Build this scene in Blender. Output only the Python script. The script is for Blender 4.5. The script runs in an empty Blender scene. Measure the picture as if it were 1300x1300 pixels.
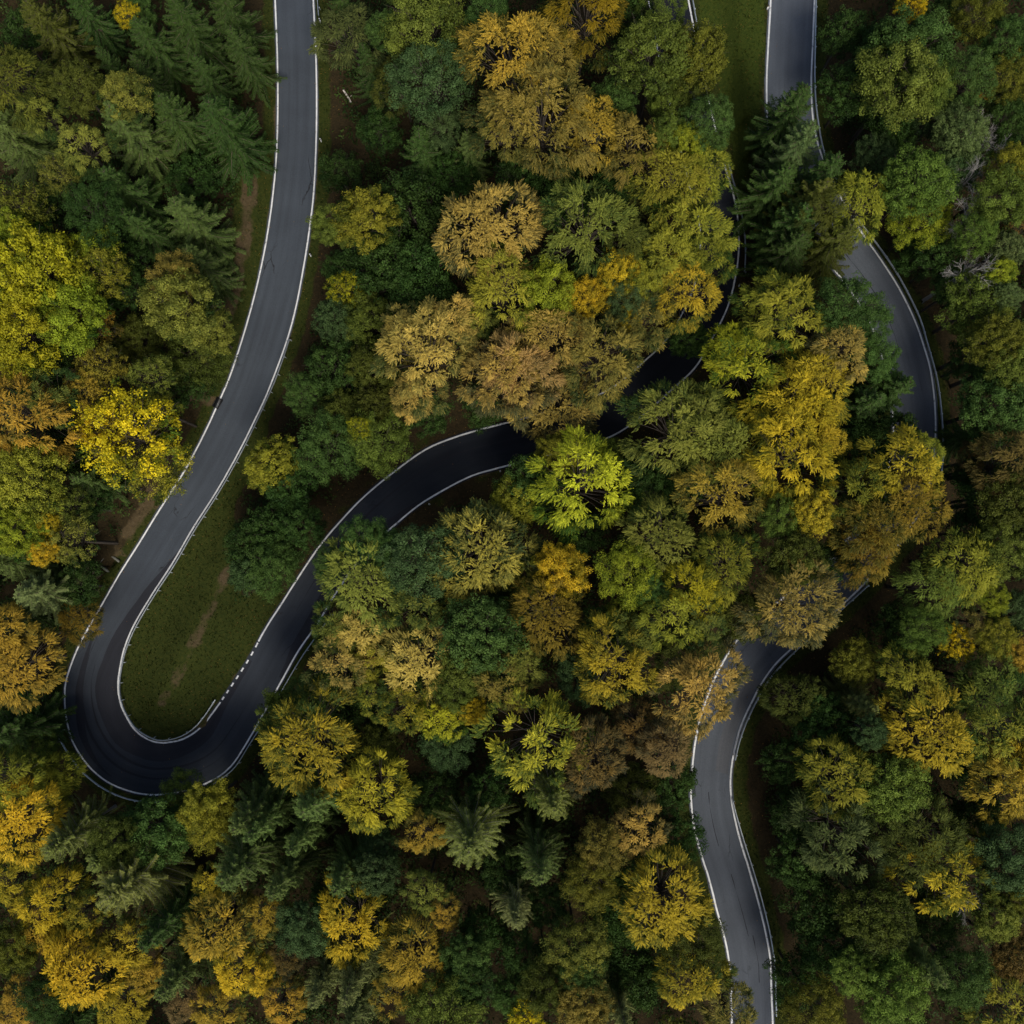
import bpy, math, random
import numpy as np
from mathutils import Vector, Matrix

# ------------------------------------------------------------------ camera, sky, sun, exposure
scene = bpy.context.scene
COL = scene.collection
cam_d = bpy.data.cameras.new('camera'); cam = bpy.data.objects.new('camera', cam_d); COL.objects.link(cam)
cam.location = (0, 0, 136); cam.rotation_euler = (math.radians(3.1), 0, 0)
cam_d.sensor_width = 36; cam_d.lens = 36; cam_d.clip_start = 1; cam_d.clip_end = 3000
scene.camera = cam
SUN_EL, SUN_AZ = 54, 165          # azimuth clockwise from +Y (top of the picture)
world = bpy.data.worlds.new('World'); scene.world = world; world.use_nodes = True
wn = world.node_tree.nodes; wl = world.node_tree.links
sky = wn.new('ShaderNodeTexSky'); sky.sky_type = 'NISHITA'; sky.sun_disc = False
sky.sun_elevation = math.radians(SUN_EL); sky.sun_rotation = math.radians(SUN_AZ)
sky.air_density = 1.0; sky.dust_density = 3.0; sky.ozone_density = 1.0
wn['Background'].inputs[1].default_value = 0.06
wl.new(sky.outputs[0], wn['Background'].inputs[0])
sun_d = bpy.data.lights.new('sun', 'SUN'); sun = bpy.data.objects.new('sun', sun_d); COL.objects.link(sun)
sun_d.energy = 1.5; sun_d.angle = math.radians(20); sun_d.color = (1.0, .94, .83)
az, el = math.radians(SUN_AZ), math.radians(SUN_EL)
to_sun = Vector((math.sin(az)*math.cos(el), math.cos(az)*math.cos(el), math.sin(el)))
sun.rotation_euler = to_sun.to_track_quat('Z', 'Y').to_euler(); sun.location = to_sun*200
scene.view_settings.view_transform = 'Standard'; scene.view_settings.look = 'None'
scene.view_settings.exposure = 0.84; scene.view_settings.gamma = 1.0
scene.cycles.max_bounces = 4; scene.cycles.diffuse_bounces = 2; scene.cycles.transmission_bounces = 2
scene.render.engine = 'CYCLES'

# ------------------------------------------------------------------ measured layout, in metres
PIT = (-52.82, 0.46)
ROAD_HAIRPIN = [
(-32.69, 90.83, 0.0, -27.49, 90.83, 0.0),
(-32.58, 84.06, 0.11, -27.4, 84.06, 0.11),
(-32.33, 77.34, 0.22, -27.12, 77.34, 0.22),
(-31.92, 69.78, 0.33, -26.7, 70.44, 0.33),
(-31.73, 62.38, 0.44, -26.48, 63.47, 0.44),
(-31.84, 54.93, 0.56, -26.49, 56.12, 0.56),
(-32.47, 47.53, 0.67, -26.86, 48.51, 0.67),
(-33.59, 40.25, 0.78, -28.11, 39.02, 0.78),
(-35.25, 33.01, 0.89, -29.64, 31.52, 0.89),
(-37.25, 26.14, 1.0, -32.14, 24.09, 1.0),
(-38.93, 21.85, 1.11, -34.09, 19.54, 1.11),
(-40.95, 17.22, 1.22, -36.29, 14.91, 1.22),
(-43.3, 12.6, 1.33, -38.89, 10.1, 1.33),
(-46.34, 7.64, 1.44, -41.84, 5.32, 1.44),
(-49.01, 3.08, 1.56, -44.57, 0.45, 1.56),
(-51.34, -0.78, 1.67, -47.09, -3.56, 1.67),
(-53.81, -5.3, 1.78, -49.34, -7.55, 1.78),
(-56.03, -9.39, 1.89, -50.47, -10.51, 1.89),
(-57.21, -12.33, 2.0, -50.94, -12.94, 2.0),
(-57.9, -14.86, 2.12, -51.11, -14.86, 2.12),
(-57.94, -16.97, 2.23, -50.95, -16.47, 2.23),
(-57.58, -19.69, 2.35, -50.55, -17.87, 2.35),
(-56.61, -22.59, 2.47, -49.87, -19.17, 2.47),
(-54.59, -25.45, 2.58, -48.88, -20.66, 2.58),
(-52.1, -27.46, 2.7, -47.7, -21.65, 2.7),
(-49.29, -28.61, 2.82, -46.22, -22.33, 2.82),
(-46.51, -29.1, 2.93, -44.91, -22.51, 2.93),
(-43.74, -28.88, 3.05, -43.51, -22.34, 3.05),
(-40.98, -28.26, 3.17, -42.17, -21.97, 3.17),
(-38.23, -27.14, 3.28, -40.73, -21.15, 3.28),
(-35.98, -25.42, 3.4, -39.5, -20.03, 3.4),
(-34.11, -22.69, 3.62, -38.27, -18.5, 3.62),
(-32.06, -19.17, 3.84, -36.54, -16.07, 3.84),
(-29.34, -14.24, 4.06, -33.7, -11.74, 4.06),
(-27.3, -10.62, 4.29, -31.66, -8.01, 4.29),
(-24.89, -7.2, 4.51, -29.39, -4.49, 4.51),
(-22.65, -3.48, 4.73, -27.01, -0.76, 4.73),
(-19.93, 0.44, 4.95, -24.29, 3.16, 4.95),
(-16.86, 3.76, 5.17, -21.06, 6.88, 5.17),
(-14.63, 5.71, 5.39, -18.63, 9.29, 5.39),
(-11.91, 7.92, 5.61, -15.2, 12.1, 5.61),
(-8.49, 9.97, 5.84, -11.07, 15.01, 5.84),
(-5.09, 11.66, 6.06, -7.24, 16.6, 6.06),
(-1.7, 12.64, 6.28, -3.31, 17.73, 6.28),
(3.05, 13.83, 6.5, 1.35, 18.91, 6.5),
(8.0, 15.21, 6.71, 6.21, 20.34, 6.71),
(12.68, 16.64, 6.91, 10.2, 21.52, 6.91),
(16.47, 19.17, 7.12, 13.6, 23.4, 7.12),
(19.95, 22.25, 7.32, 16.49, 25.88, 7.32),
(23.14, 25.23, 7.53, 19.17, 28.36, 7.53),
(25.33, 28.92, 7.74, 21.16, 31.34, 7.74),
(27.33, 33.0, 7.94, 22.96, 35.23, 7.94),
(28.33, 36.99, 8.15, 23.55, 38.21, 8.15),
(28.72, 40.37, 8.35, 23.84, 40.88, 8.35),
(28.62, 43.75, 8.56, 23.73, 43.24, 8.56),
(28.01, 47.12, 8.76, 23.21, 45.6, 8.76),
(27.01, 50.5, 8.97, 22.21, 48.98, 8.97),
(25.44, 56.83, 9.18, 20.65, 55.81, 9.18),
(23.79, 64.92, 9.38, 18.79, 64.1, 9.38),
(22.42, 72.0, 9.59, 17.41, 71.59, 9.59),
(21.25, 79.11, 9.79, 16.23, 78.69, 9.79),
(20.56, 84.15, 10.0, 15.54, 83.95, 10.0)]
ROAD_RIGHT = [
(32.77, 82.82, 12.0, 38.29, 82.82, 12.0),
(32.47, 76.67, 12.06, 37.98, 76.67, 12.06),
(32.22, 70.56, 12.12, 37.66, 70.56, 12.12),
(31.86, 65.39, 12.19, 37.37, 65.39, 12.19),
(31.55, 60.29, 12.25, 37.07, 60.29, 12.25),
(31.57, 55.62, 12.31, 37.14, 55.87, 12.31),
(32.14, 51.43, 12.38, 37.6, 52.62, 12.38),
(33.89, 46.46, 12.44, 38.78, 48.92, 12.44),
(36.13, 42.0, 12.5, 40.63, 44.85, 12.5),
(38.55, 37.57, 12.56, 42.81, 41.05, 12.56),
(40.88, 34.43, 12.62, 44.99, 37.75, 12.62),
(42.92, 31.2, 12.69, 47.2, 34.07, 12.69),
(44.27, 27.98, 12.75, 49.02, 30.11, 12.75),
(45.15, 24.87, 12.81, 50.07, 26.81, 12.81),
(45.74, 21.97, 12.88, 50.79, 23.84, 12.88),
(46.05, 19.55, 12.94, 51.17, 19.94, 12.94),
(46.06, 16.38, 13.0, 51.15, 16.0, 13.0),
(45.6, 12.84, 13.02, 50.6, 11.41, 13.02),
(44.38, 9.32, 13.04, 48.87, 6.47, 13.04),
(42.13, 5.71, 13.06, 46.42, 2.87, 13.06),
(39.89, 2.87, 13.08, 44.1, 0.26, 13.08),
(38.06, 0.79, 13.1, 42.16, -1.94, 13.1),
(34.42, -2.03, 13.12, 38.58, -5.32, 13.12),
(32.03, -4.01, 13.14, 35.74, -7.76, 13.14),
(29.36, -6.07, 13.16, 33.07, -9.91, 13.16),
(27.26, -8.22, 13.18, 31.16, -11.77, 13.18),
(25.82, -10.18, 13.2, 29.68, -13.82, 13.2),
(24.1, -13.26, 13.22, 28.71, -15.58, 13.22),
(22.74, -16.78, 13.24, 27.21, -18.73, 13.24),
(21.84, -20.12, 13.26, 26.31, -21.85, 13.26),
(21.42, -23.07, 13.28, 25.89, -24.63, 13.28),
(21.15, -26.19, 13.3, 25.89, -26.93, 13.3),
(21.39, -29.93, 13.32, 26.23, -29.22, 13.32),
(22.17, -33.33, 13.34, 26.93, -32.24, 13.34),
(23.22, -36.7, 13.36, 27.91, -35.52, 13.36),
(24.12, -40.42, 13.38, 28.92, -39.24, 13.38),
(25.03, -43.76, 13.4, 29.75, -42.77, 13.4),
(25.51, -46.83, 13.42, 30.26, -45.92, 13.42),
(25.64, -48.98, 13.44, 30.31, -48.26, 13.44),
(25.64, -53.19, 13.46, 30.42, -53.19, 13.46),
(25.47, -59.44, 13.48, 30.51, -59.44, 13.48),
(25.24, -63.87, 13.5, 30.27, -63.87, 13.5)]
GUARD_RAILS = [
('long galvanised guard rail along the outer curve of the upper right road', [(37.82, 74.2, 12.09), (37.7, 70.16, 12.12), (37.5, 65.12, 12.19), (37.35, 60.0, 12.25), (37.51, 55.9, 12.31), (38.22, 51.02, 12.41), (39.32, 48.15, 12.45), (40.88, 44.99, 12.5), (42.45, 42.14, 12.54), (44.49, 39.3, 12.59), (46.06, 36.95, 12.64), (47.61, 34.21, 12.69), (49.41, 30.23, 12.75), (50.36, 26.65, 12.81), (51.28, 22.7, 12.9), (51.7, 18.48, 12.97), (51.8, 14.29, 13.01), (51.44, 10.88, 13.02)]),
('galvanised guard rail on the inside bend halfway down the right road', [(42.48, -2.12, 13.09), (41.05, -3.42, 13.1), (39.43, -4.82, 13.11), (37.14, -6.87, 13.13), (34.57, -9.11, 13.15), (32.87, -10.68, 13.16), (31.25, -12.35, 13.19), (29.92, -14.11, 13.21), (28.67, -16.32, 13.23), (27.62, -18.53, 13.24), (26.84, -20.65, 13.25), (26.35, -22.66, 13.27)]),
('galvanised guard rail beside the lower end of the right road', [(26.01, -27.5, 13.31), (26.45, -29.23, 13.32), (27.2, -31.87, 13.34), (28.13, -34.86, 13.35), (29.18, -38.48, 13.38), (30.05, -42.17, 13.39), (30.59, -45.66, 13.42), (30.68, -48.25, 13.44), (30.72, -52.0, 13.46)]),
('short curved guard rail outside the bottom of the hairpin', [(-58.27, -21.78, 2.41), (-56.76, -24.16, 2.5), (-54.86, -26.34, 2.58), (-52.15, -28.31, 2.7), (-49.16, -29.52, 2.82), (-46.2, -29.94, 2.93), (-43.76, -29.83, 3.01)]),
('guard rail on the outer edge where the road climbs out of the hairpin', [(-38.31, -27.7, 3.24), (-36.9, -26.84, 3.32), (-35.19, -25.39, 3.4), (-33.37, -22.57, 3.62), (-31.35, -19.36, 3.84), (-28.66, -14.67, 4.06), (-26.59, -11.26, 4.29), (-24.54, -8.36, 4.47), (-22.93, -5.96, 4.6)]),
('curved guard rail on the dark middle road beside the grass bank', [(26.97, 52.02, 9.03), (27.76, 49.05, 8.86), (28.56, 46.38, 8.71), (29.16, 43.32, 8.51), (29.46, 40.15, 8.35), (29.37, 37.19, 8.15)]),
('guard rail end at the top edge beside the long grass strip', [(22.12, 76.16, 9.69), (22.9, 71.62, 9.56), (23.38, 68.79, 9.49), (24.16, 65.38, 9.38)]),
('low continuous guard rail lining the inside of the hairpin around the grass', [(-29.47, 30.19, 0.9), (-30.46, 27.02, 0.95), (-31.61, 23.86, 1.0), (-33.6, 19.23, 1.11), (-35.79, 14.63, 1.22), (-38.38, 9.84, 1.33), (-41.32, 5.08, 1.44), (-44.02, 0.25, 1.56), (-46.53, -3.74, 1.67), (-48.77, -7.72, 1.78), (-49.95, -10.66, 1.87), (-50.43, -12.98, 1.97), (-50.6, -14.89, 2.08), (-50.46, -16.38, 2.23), (-50.03, -17.78, 2.35), (-49.34, -19.06, 2.5), (-48.41, -20.35, 2.61), (-47.23, -21.22, 2.76), (-45.86, -21.85, 2.89), (-44.71, -22.03, 3.01), (-43.06, -21.76, 3.13), (-41.52, -21.09, 3.28), (-40.18, -20.02, 3.45), (-38.95, -18.5, 3.62), (-37.82, -16.79, 3.8)]),
('stub of guard rail at the top of the straight road', [(-26.69, 81.39, 0.16), (-26.36, 76.93, 0.23), (-26.17, 74.72, 0.26)])]
MARKER_POSTS = [
(-26.1, 74.16, 0.28, 'white marker post near the top of the straight road beside the rail stub'),
(-25.77, 57.44, 0.53, 'white marker post beside the straight road, middle one of the three there'),
(-26.94, 41.65, 0.75, 'white marker post beside the straight road, lowest of the three there'),
(-1.5, 12.19, 6.27, 'white marker post on the lower edge of the middle road, nearer the overhanging trees'),
(-10.51, 8.03, 5.67, 'white marker post on the lower edge of the middle road, nearer the hairpin'),
(31.74, 69.37, 12.12, 'dark capped marker post at the top left edge of the right road'),
(28.72, 35.56, 8.07, 'small marker post on the bare soil beside the curved dark road'),
(-57.79, -20.91, 2.38, 'small marker post just before the curved rail outside the hairpin'),
(46.85, 3.99, 12.98, 'white marker post beside the right road below the overhanging olive crown')]
HAIRPIN_GRASS = [
(-30.4, 26.21),
(-31.91, 23.03),
(-33.93, 18.81),
(-36.45, 14.08),
(-41.43, 5.01),
(-46.66, -4.07),
(-48.81, -7.96),
(-49.96, -10.82),
(-50.47, -13.25),
(-50.59, -15.06),
(-50.3, -16.77),
(-49.36, -18.86),
(-47.73, -20.65),
(-44.95, -21.8),
(-42.27, -21.16),
(-40.18, -19.72),
(-38.54, -17.59),
(-35.3, -13.05),
(-32.27, -8.01),
(-30.05, -4.19),
(-32.33, -2.78),
(-34.99, -4.01),
(-35.68, 0.55),
(-36.26, 8.32),
(-33.33, 15.64),
(-31.17, 22.5)]
BANK_GRASS = [
(22.07, 84.17),
(23.42, 72.0),
(25.96, 59.85),
(27.41, 51.8),
(29.41, 45.84),
(30.04, 48.21),
(30.16, 51.52),
(31.15, 55.44),
(31.03, 60.45),
(31.58, 70.56),
(32.07, 82.82)]
TRACK = [
(-36.53, -0.16),
(-38.03, -3.02),
(-39.46, -6.05),
(-40.94, -9.57),
(-42.39, -12.62),
(-44.0, -15.35),
(-45.07, -17.39)]
VERGE_TRACK = [
(-35.23, 52.49),
(-35.37, 48.48),
(-36.12, 42.44),
(-37.28, 36.64),
(-38.85, 31.5),
(-40.67, 27.05)]
VERGE_TRACK_LOW = [
(-47.12, 10.41),
(-48.7, 7.28),
(-50.68, 4.17),
(-51.85, 2.1)]
GULLY = [
(-42.24, 22.8),
(-40.55, 22.17),
(-39.31, 21.86)]
FALLEN_LOG = (-22.19, 63.52)
OUTER_WOOD = [
(-63.22, 78.23, 1.82, 3.85, 14.87),
(-53.5, 82.76, 1.33, 4.51, 13.03),
(-42.59, 83.64, 0.01, 4.6, 13.4),
(-19.59, 81.18, 0.17, 4.91, 15.26),
(-8.16, 75.49, 3.65, 3.8, 14.19),
(2.55, 72.88, 8.5, 4.66, 17.62),
(12.96, 75.63, 9.71, 4.94, 14.92),
(43.29, 71.33, 11.79, 4.11, 14.05),
(54.5, 75.92, 10.72, 5.2, 14.0),
(69.39, 60.35, 10.9, 4.28, 13.27),
(66.66, 49.76, 11.3, 4.36, 13.12),
(68.54, 39.22, 11.5, 4.67, 13.56),
(62.13, 28.26, 12.34, 5.21, 15.89),
(63.07, 18.56, 12.64, 3.75, 13.04),
(65.1, 8.67, 11.87, 3.75, 13.09),
(62.0, -1.21, 12.34, 4.36, 17.6),
(61.55, -10.71, 12.61, 3.77, 16.19),
(64.26, -20.78, 12.12, 4.7, 13.86),
(66.53, -30.61, 11.87, 4.6, 13.27),
(63.74, -39.89, 11.88, 4.08, 13.75),
(52.41, -56.3, 13.04, 3.82, 17.99),
(43.51, -55.05, 13.0, 4.03, 17.75),
(35.7, -56.71, 13.47, 4.26, 13.22),
(16.54, -53.46, 13.62, 5.16, 14.74),
(7.11, -56.31, 11.99, 4.32, 15.26),
(-2.37, -58.51, 10.67, 3.63, 15.87),
(-12.29, -59.64, 8.38, 4.38, 14.64),
(-22.45, -57.15, 6.13, 4.18, 15.22),
(-32.5, -56.57, 4.65, 3.79, 16.15),
(-43.95, -62.63, 4.38, 5.01, 13.13),
(-53.26, -61.57, 4.24, 4.88, 15.49),
(-64.83, -46.96, 3.21, 4.37, 16.69),
(-64.45, -36.65, 3.11, 4.32, 17.82),
(-66.06, -26.86, 2.72, 4.26, 17.3),
(-70.52, -17.31, 2.62, 5.12, 13.86),
(-69.09, -6.78, 2.06, 5.36, 13.25),
(-66.55, 3.91, 1.81, 5.38, 17.73),
(-70.79, 14.74, 2.9, 3.71, 13.06),
(-68.14, 25.4, 2.73, 4.7, 14.94),
(-73.22, 36.31, 2.12, 3.85, 14.77),
(-71.78, 47.78, 1.88, 3.76, 13.69),
(-70.14, 57.4, 2.39, 3.72, 16.48)]
TREES = [
('spruce', -57.37, 67.07, 1.68, 4.64, 17.5, 'dol', 'large dark olive spruce left of the straight road, top corner', 0.0, 0.0),
('spruce', -53.37, 69.3, 1.83, 3.57, 15.9, 'dgr', 'mid-sized dark green spruce left of the straight road, top corner, leftmost', 0.0, 0.0),
('speckled', -47.06, 67.93, 0.84, 1.41, 14.0, 'yel', 'small bright yellow thin-leaved tree left of the straight road, top corner', 0.0, 0.0),
('round', -46.11, 69.1, 0.57, 1.91, 13.0, 'grn', 'small green round-crowned tree left of the straight road, top corner', 0.0, 0.0),
('spruce', -45.13, 65.54, 1.03, 3.87, 16.3, 'dgr', 'mid-sized dark green spruce left of the straight road, top corner, third from left', 0.0, 0.0),
('spruce', -40.35, 67.36, 0.66, 4.68, 17.5, 'dgr', 'large dark green spruce left of the straight road, top corner, topmost', 0.0, 0.0),
('spruce', -35.48, 69.91, 0.44, 3.88, 16.3, 'dgr', 'mid-sized dark green spruce left of the straight road, top corner, fifth from left', 0.0, 0.0),
('spruce', -34.0, 65.22, 0.42, 3.61, 15.9, 'dgr', 'mid-sized dark green spruce left of the straight road, top corner, rightmost', 0.0, 0.0),
('feathery', -59.39, 57.47, 1.96, 3.42, 18.6, 'ool', 'mid-sized dull olive feathery-leaved tree left of the straight road, top corner', 0.0, 0.0),
('round', -51.68, 57.15, 1.24, 2.63, 17.9, 'dol', 'mid-sized dark olive round-crowned tree left of the straight road, top corner', 0.0, 0.0),
('spruce', -50.2, 63.04, 1.6, 2.36, 14.0, 'dgr', 'small dark green spruce left of the straight road, top corner', 0.0, 0.0),
('spruce', -45.95, 61.38, 1.25, 2.78, 14.7, 'dgr', 'mid-sized dark green spruce left of the straight road, top corner, second from left', 0.0, 0.0),
('round', -45.76, 55.52, 1.59, 2.74, 18.1, 'oli', 'mid-sized olive green round-crowned tree left of the straight road, top corner', 0.0, 0.0),
('spruce', -46.83, 53.31, 1.61, 5.43, 18.6, 'sgr', 'large mid green spruce left of the straight road, top corner', 0.0, 0.0),
('spruce', -61.44, 52.97, 2.1, 5.15, 18.2, 'sgr', 'large mid green spruce left of the straight road, upper half, left one', 0.0, 0.0),
('spruce', -41.87, 55.79, 1.15, 4.13, 16.7, 'dgr', 'large dark green spruce left of the straight road, top corner, second from top', 0.0, 0.0),
('spruce', -35.43, 54.32, 0.71, 5.73, 19.1, 'dgr', 'large dark green spruce left of the straight road, top corner, lowest', 0.0, 0.0),
('feathery', -51.11, 50.14, 1.71, 2.53, 17.3, 'oli', 'mid-sized olive green feathery-leaved tree left of the straight road, upper half', 0.0, 0.0),
('speckled', -54.27, 47.13, 1.76, 2.32, 15.3, 'oli', 'small olive green thin-leaved tree left of the straight road, upper half', 0.0, 0.0),
('spruce', -47.9, 46.65, 0.8, 4.94, 17.9, 'dgr', 'large dark green spruce left of the straight road, upper half', 0.0, 0.0),
('round', -49.67, 42.19, 0.88, 2.98, 18.4, 'dgr', 'mid-sized dark green round-crowned tree left of the straight road, upper half', 0.0, 0.0),
('speckled', -58.25, 42.08, 2.43, 3.45, 16.8, 'ool', 'mid-sized dull olive thin-leaved tree left of the straight road, upper half', 0.0, 0.0),
('spruce', -39.6, 42.5, 0.92, 4.67, 17.5, 'sgr', 'large mid green spruce left of the straight road, upper half, right one', 0.0, 0.0),
('spruce', -46.13, 42.45, 1.34, 3.59, 15.9, 'dgr', 'mid-sized dark green spruce left of the straight road, upper half', 0.0, 0.0),
('speckled', -50.15, 38.78, 1.53, 2.33, 15.3, 'ygr', 'small yellow-green thin-leaved tree left of the straight road, upper half', 0.0, 0.0),
('feathery', -56.7, 54.54, 1.26, 2.08, 16.6, 'oli', 'small olive green feathery-leaved tree left of the straight road, top corner', 0.0, 0.0),
('bushy', -62.4, 67.33, 1.84, 2.67, 10.0, 'dgr', 'mid-sized dark green bushy tree left of the straight road, top corner', 0.0, 0.0),
('bushy', -51.17, 60.15, 1.22, 1.96, 9.0, 'dgr', 'small dark green bushy tree left of the straight road, top corner', 0.0, 0.0),
('spruce', -38.6, 62.21, 0.99, 3.07, 14.0, 'dgr', 'mid-sized dark green spruce left of the straight road, top corner, fourth from left', 0.0, 0.0),
('bushy', -40.47, 50.04, 1.42, 2.98, 8.0, 'dgr', 'mid-sized dark green bushy tree left of the straight road, upper half', 0.0, 0.0),
('feathery', -20.06, 65.7, 0.41, 3.43, 15.0, 'sol', 'mid-sized pale olive feathery-leaved tree right of the straight road, top', 0.0, 0.0),
('round', -10.12, 63.23, 3.15, 4.12, 19.9, 'ogr', 'large olive-tinted green round-crowned tree right of the straight road, top', 0.0, 0.0),
('round', -8.93, 55.99, 3.99, 3.91, 19.6, 'blu', 'large bluish green round-crowned tree right of the straight road, top', 0.0, 0.0),
('round', -15.0, 63.87, 1.85, 2.19, 17.3, 'grn', 'small green round-crowned tree right of the straight road, top', 0.0, 0.0),
('feathery', 0.0, 57.4, 7.69, 4.49, 20.2, 'och', 'large orange-ochre feathery-leaved tree at the top centre, above', 0.0, 0.0),
('feathery', 3.75, 58.63, 7.85, 3.13, 18.2, 'ota', 'mid-sized tan-tinged olive feathery-leaved tree at the top centre, above', 0.0, 0.0),
('feathery', 3.51, 49.97, 8.13, 5.15, 21.2, 'ota', 'large tan-tinged olive feathery-leaved tree at the top centre, midway', 0.0, 0.0),
('feathery', 9.0, 48.68, 8.7, 2.76, 17.6, 'och', 'mid-sized orange-ochre feathery-leaved tree at the top centre, midway', 0.0, 0.0),
('feathery', -0.9, 49.7, 7.06, 2.63, 17.4, 'ota', 'mid-sized tan-tinged olive feathery-leaved tree at the top centre, midway, left one', 0.0, 0.0),
('spruce', -18.05, 62.91, 1.1, 2.9, 14.9, 'dgr', 'mid-sized dark green spruce right of the straight road, top, lower one', 0.0, 0.0),
('feathery', -13.59, 59.63, 1.76, 3.03, 14.0, 'dol', 'mid-sized dark olive feathery-leaved tree right of the straight road, top', 0.0, 0.0),
('spruce', -10.87, 50.47, 2.96, 3.96, 17.0, 'dgr', 'large dark green spruce right of the straight road, further down', 0.0, 0.0),
('spruce', -5.26, 50.85, 4.92, 2.62, 15.0, 'sgr', 'mid-sized mid green spruce at the top centre, midway', 0.0, 0.0),
('round', -17.0, 40.86, 2.51, 3.25, 18.7, 'oye', 'mid-sized yellowish olive round-crowned tree right of the straight road, further down', 0.0, 0.0),
('round', -21.18, 40.39, 1.67, 2.19, 17.4, 'ogr', 'small olive-tinted green round-crowned tree right of the straight road, further down', 0.0, 0.0),
('bushy', -11.94, 42.97, 3.45, 4.32, 14.0, 'dgr', 'large dark green bushy tree right of the straight road, further down', 0.0, 0.0),
('bushy', -7.58, 48.1, 4.17, 2.67, 10.0, 'dgr', 'mid-sized dark green bushy tree right of the straight road, further down', 0.0, 0.0),
('feathery', -2.22, 38.64, 6.36, 4.54, 20.3, 'tan', 'large dusty tan feathery-leaved tree at the top centre, lower down', 0.0, 0.0),
('bushy', -21.77, 50.12, 0.88, 2.16, 9.0, 'dgr', 'small dark green bushy tree right of the straight road, further down, lower one', 0.0, 0.0),
('bushy', -17.09, 55.24, 1.22, 2.56, 9.0, 'dgr', 'small dark green bushy tree right of the straight road, further down, upper one', 0.0, 0.0),
('spruce', -21.22, 70.68, 0.53, 3.29, 15.4, 'dgr', 'mid-sized dark green spruce right of the straight road, top, upper one', 0.0, 0.0),
('round', -2.97, 64.08, 6.67, 2.1, 17.2, 'grn', 'small green round-crowned tree at the top centre, above', 0.0, 0.0),
('feathery', 8.35, 61.79, 9.2, 4.1, 19.6, 'dgo', 'large dark golden feathery-leaved tree at the top centre, above', 0.0, 0.0),
('round', 15.8, 55.86, 9.51, 4.06, 19.8, 'ogr', 'large olive-tinted green round-crowned tree at the top centre, above', 0.0, 0.0),
('round', 19.51, 56.71, 9.2, 3.24, 18.7, 'ool', 'mid-sized dull olive round-crowned tree at the top centre, above', 0.6, 0.07),
('round', 21.12, 49.5, 9.0, 2.74, 18.1, 'grn', 'mid-sized green round-crowned tree at the top centre, midway, right one', 0.48, 0.14),
('round', 21.58, 47.68, 8.92, 1.98, 12.0, 'ogr', 'small olive-tinted green round-crowned tree at the top centre, midway, lowest', 1.16, 0.32),
('feathery', 16.95, 63.78, 9.4, 2.45, 15.0, 'ogr', 'mid-sized olive-tinted green feathery-leaved tree at the top centre, above', 0.0, 0.0),
('round', 11.66, 53.89, 9.47, 2.67, 13.0, 'grn', 'mid-sized green round-crowned tree at the top centre, midway, left one', 0.0, 0.0),
('feathery', 13.5, 46.72, 8.47, 3.11, 18.2, 'ota', 'mid-sized tan-tinged olive feathery-leaved tree at the top centre, midway, right one', 0.0, 0.0),
('round', 17.16, 48.3, 9.19, 1.88, 17.0, 'ogr', 'small olive-tinted green round-crowned tree at the top centre, midway, second from top', 0.0, 0.0),
('round', 19.54, 47.11, 9.04, 1.89, 17.0, 'ygr', 'small yellow-green round-crowned tree at the top centre, midway', 0.0, 0.0),
('feathery', 17.53, 42.48, 8.79, 3.44, 18.7, 'oye', 'mid-sized yellowish olive feathery-leaved tree at the top centre, lower down, second from top', 0.0, 0.0),
('spruce', 14.68, 43.82, 8.73, 2.37, 14.1, 'sol', 'small pale olive spruce at the top centre, lower down', 0.0, 0.0),
('feathery', 21.69, 43.18, 8.59, 2.6, 17.4, 'oye', 'mid-sized yellowish olive feathery-leaved tree at the top centre, lower down, topmost', 0.0, 0.0),
('feathery', 19.86, 37.6, 8.2, 3.46, 18.7, 'oye', 'mid-sized yellowish olive feathery-leaved tree at the top centre, lower down, third from top', 0.0, 0.0),
('feathery', 8.35, 37.97, 7.87, 3.98, 19.5, 'oli', 'large olive green feathery-leaved tree at the top centre, lower down', 0.0, 0.0),
('bushy', 11.09, 44.32, 7.89, 2.18, 12.0, 'dgr', 'small dark green bushy tree at the top centre, lower down, rightmost', 0.0, 0.0),
('bushy', 5.2, 45.13, 7.99, 3.15, 10.0, 'dgr', 'mid-sized dark green bushy tree at the top centre, lower down', 0.0, 0.0),
('feathery', 21.84, 34.88, 7.9, 2.44, 17.2, 'oye', 'mid-sized yellowish olive feathery-leaved tree at the top centre, lower down, lowest', 0.09, -0.05),
('bushy', -5.82, 65.95, 5.19, 2.46, 10.0, 'dgr', 'small dark green bushy tree at the top centre, above', 0.0, 0.0),
('bushy', 0.47, 45.68, 7.72, 2.4, 10.0, 'dgr', 'small dark green bushy tree at the top centre, lower down, leftmost', 0.0, 0.0),
('bushy', 13.84, 64.55, 9.51, 2.69, 12.0, 'dgr', 'mid-sized dark green bushy tree at the top centre, above', 0.0, 0.0),
('round', -8.5, 52.86, 3.83, 2.4, 14.0, 'blu', 'small bluish green round-crowned tree right of the straight road, further down', 0.0, 0.0),
('bushy', 6.57, 45.53, 7.97, 2.21, 10.0, 'dgr', 'small dark green bushy tree at the top centre, lower down, second from left', 0.0, 0.0),
('spruce', 31.21, 51.35, 12.37, 3.83, 17.0, 'dgr', 'large dark green spruce right of the right-hand road, upper part, upper one', 0.3, 0.05),
('spruce', 32.16, 47.22, 12.37, 3.83, 17.0, 'blu', 'large bluish green spruce right of the right-hand road, upper part', 0.0, 0.0),
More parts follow.
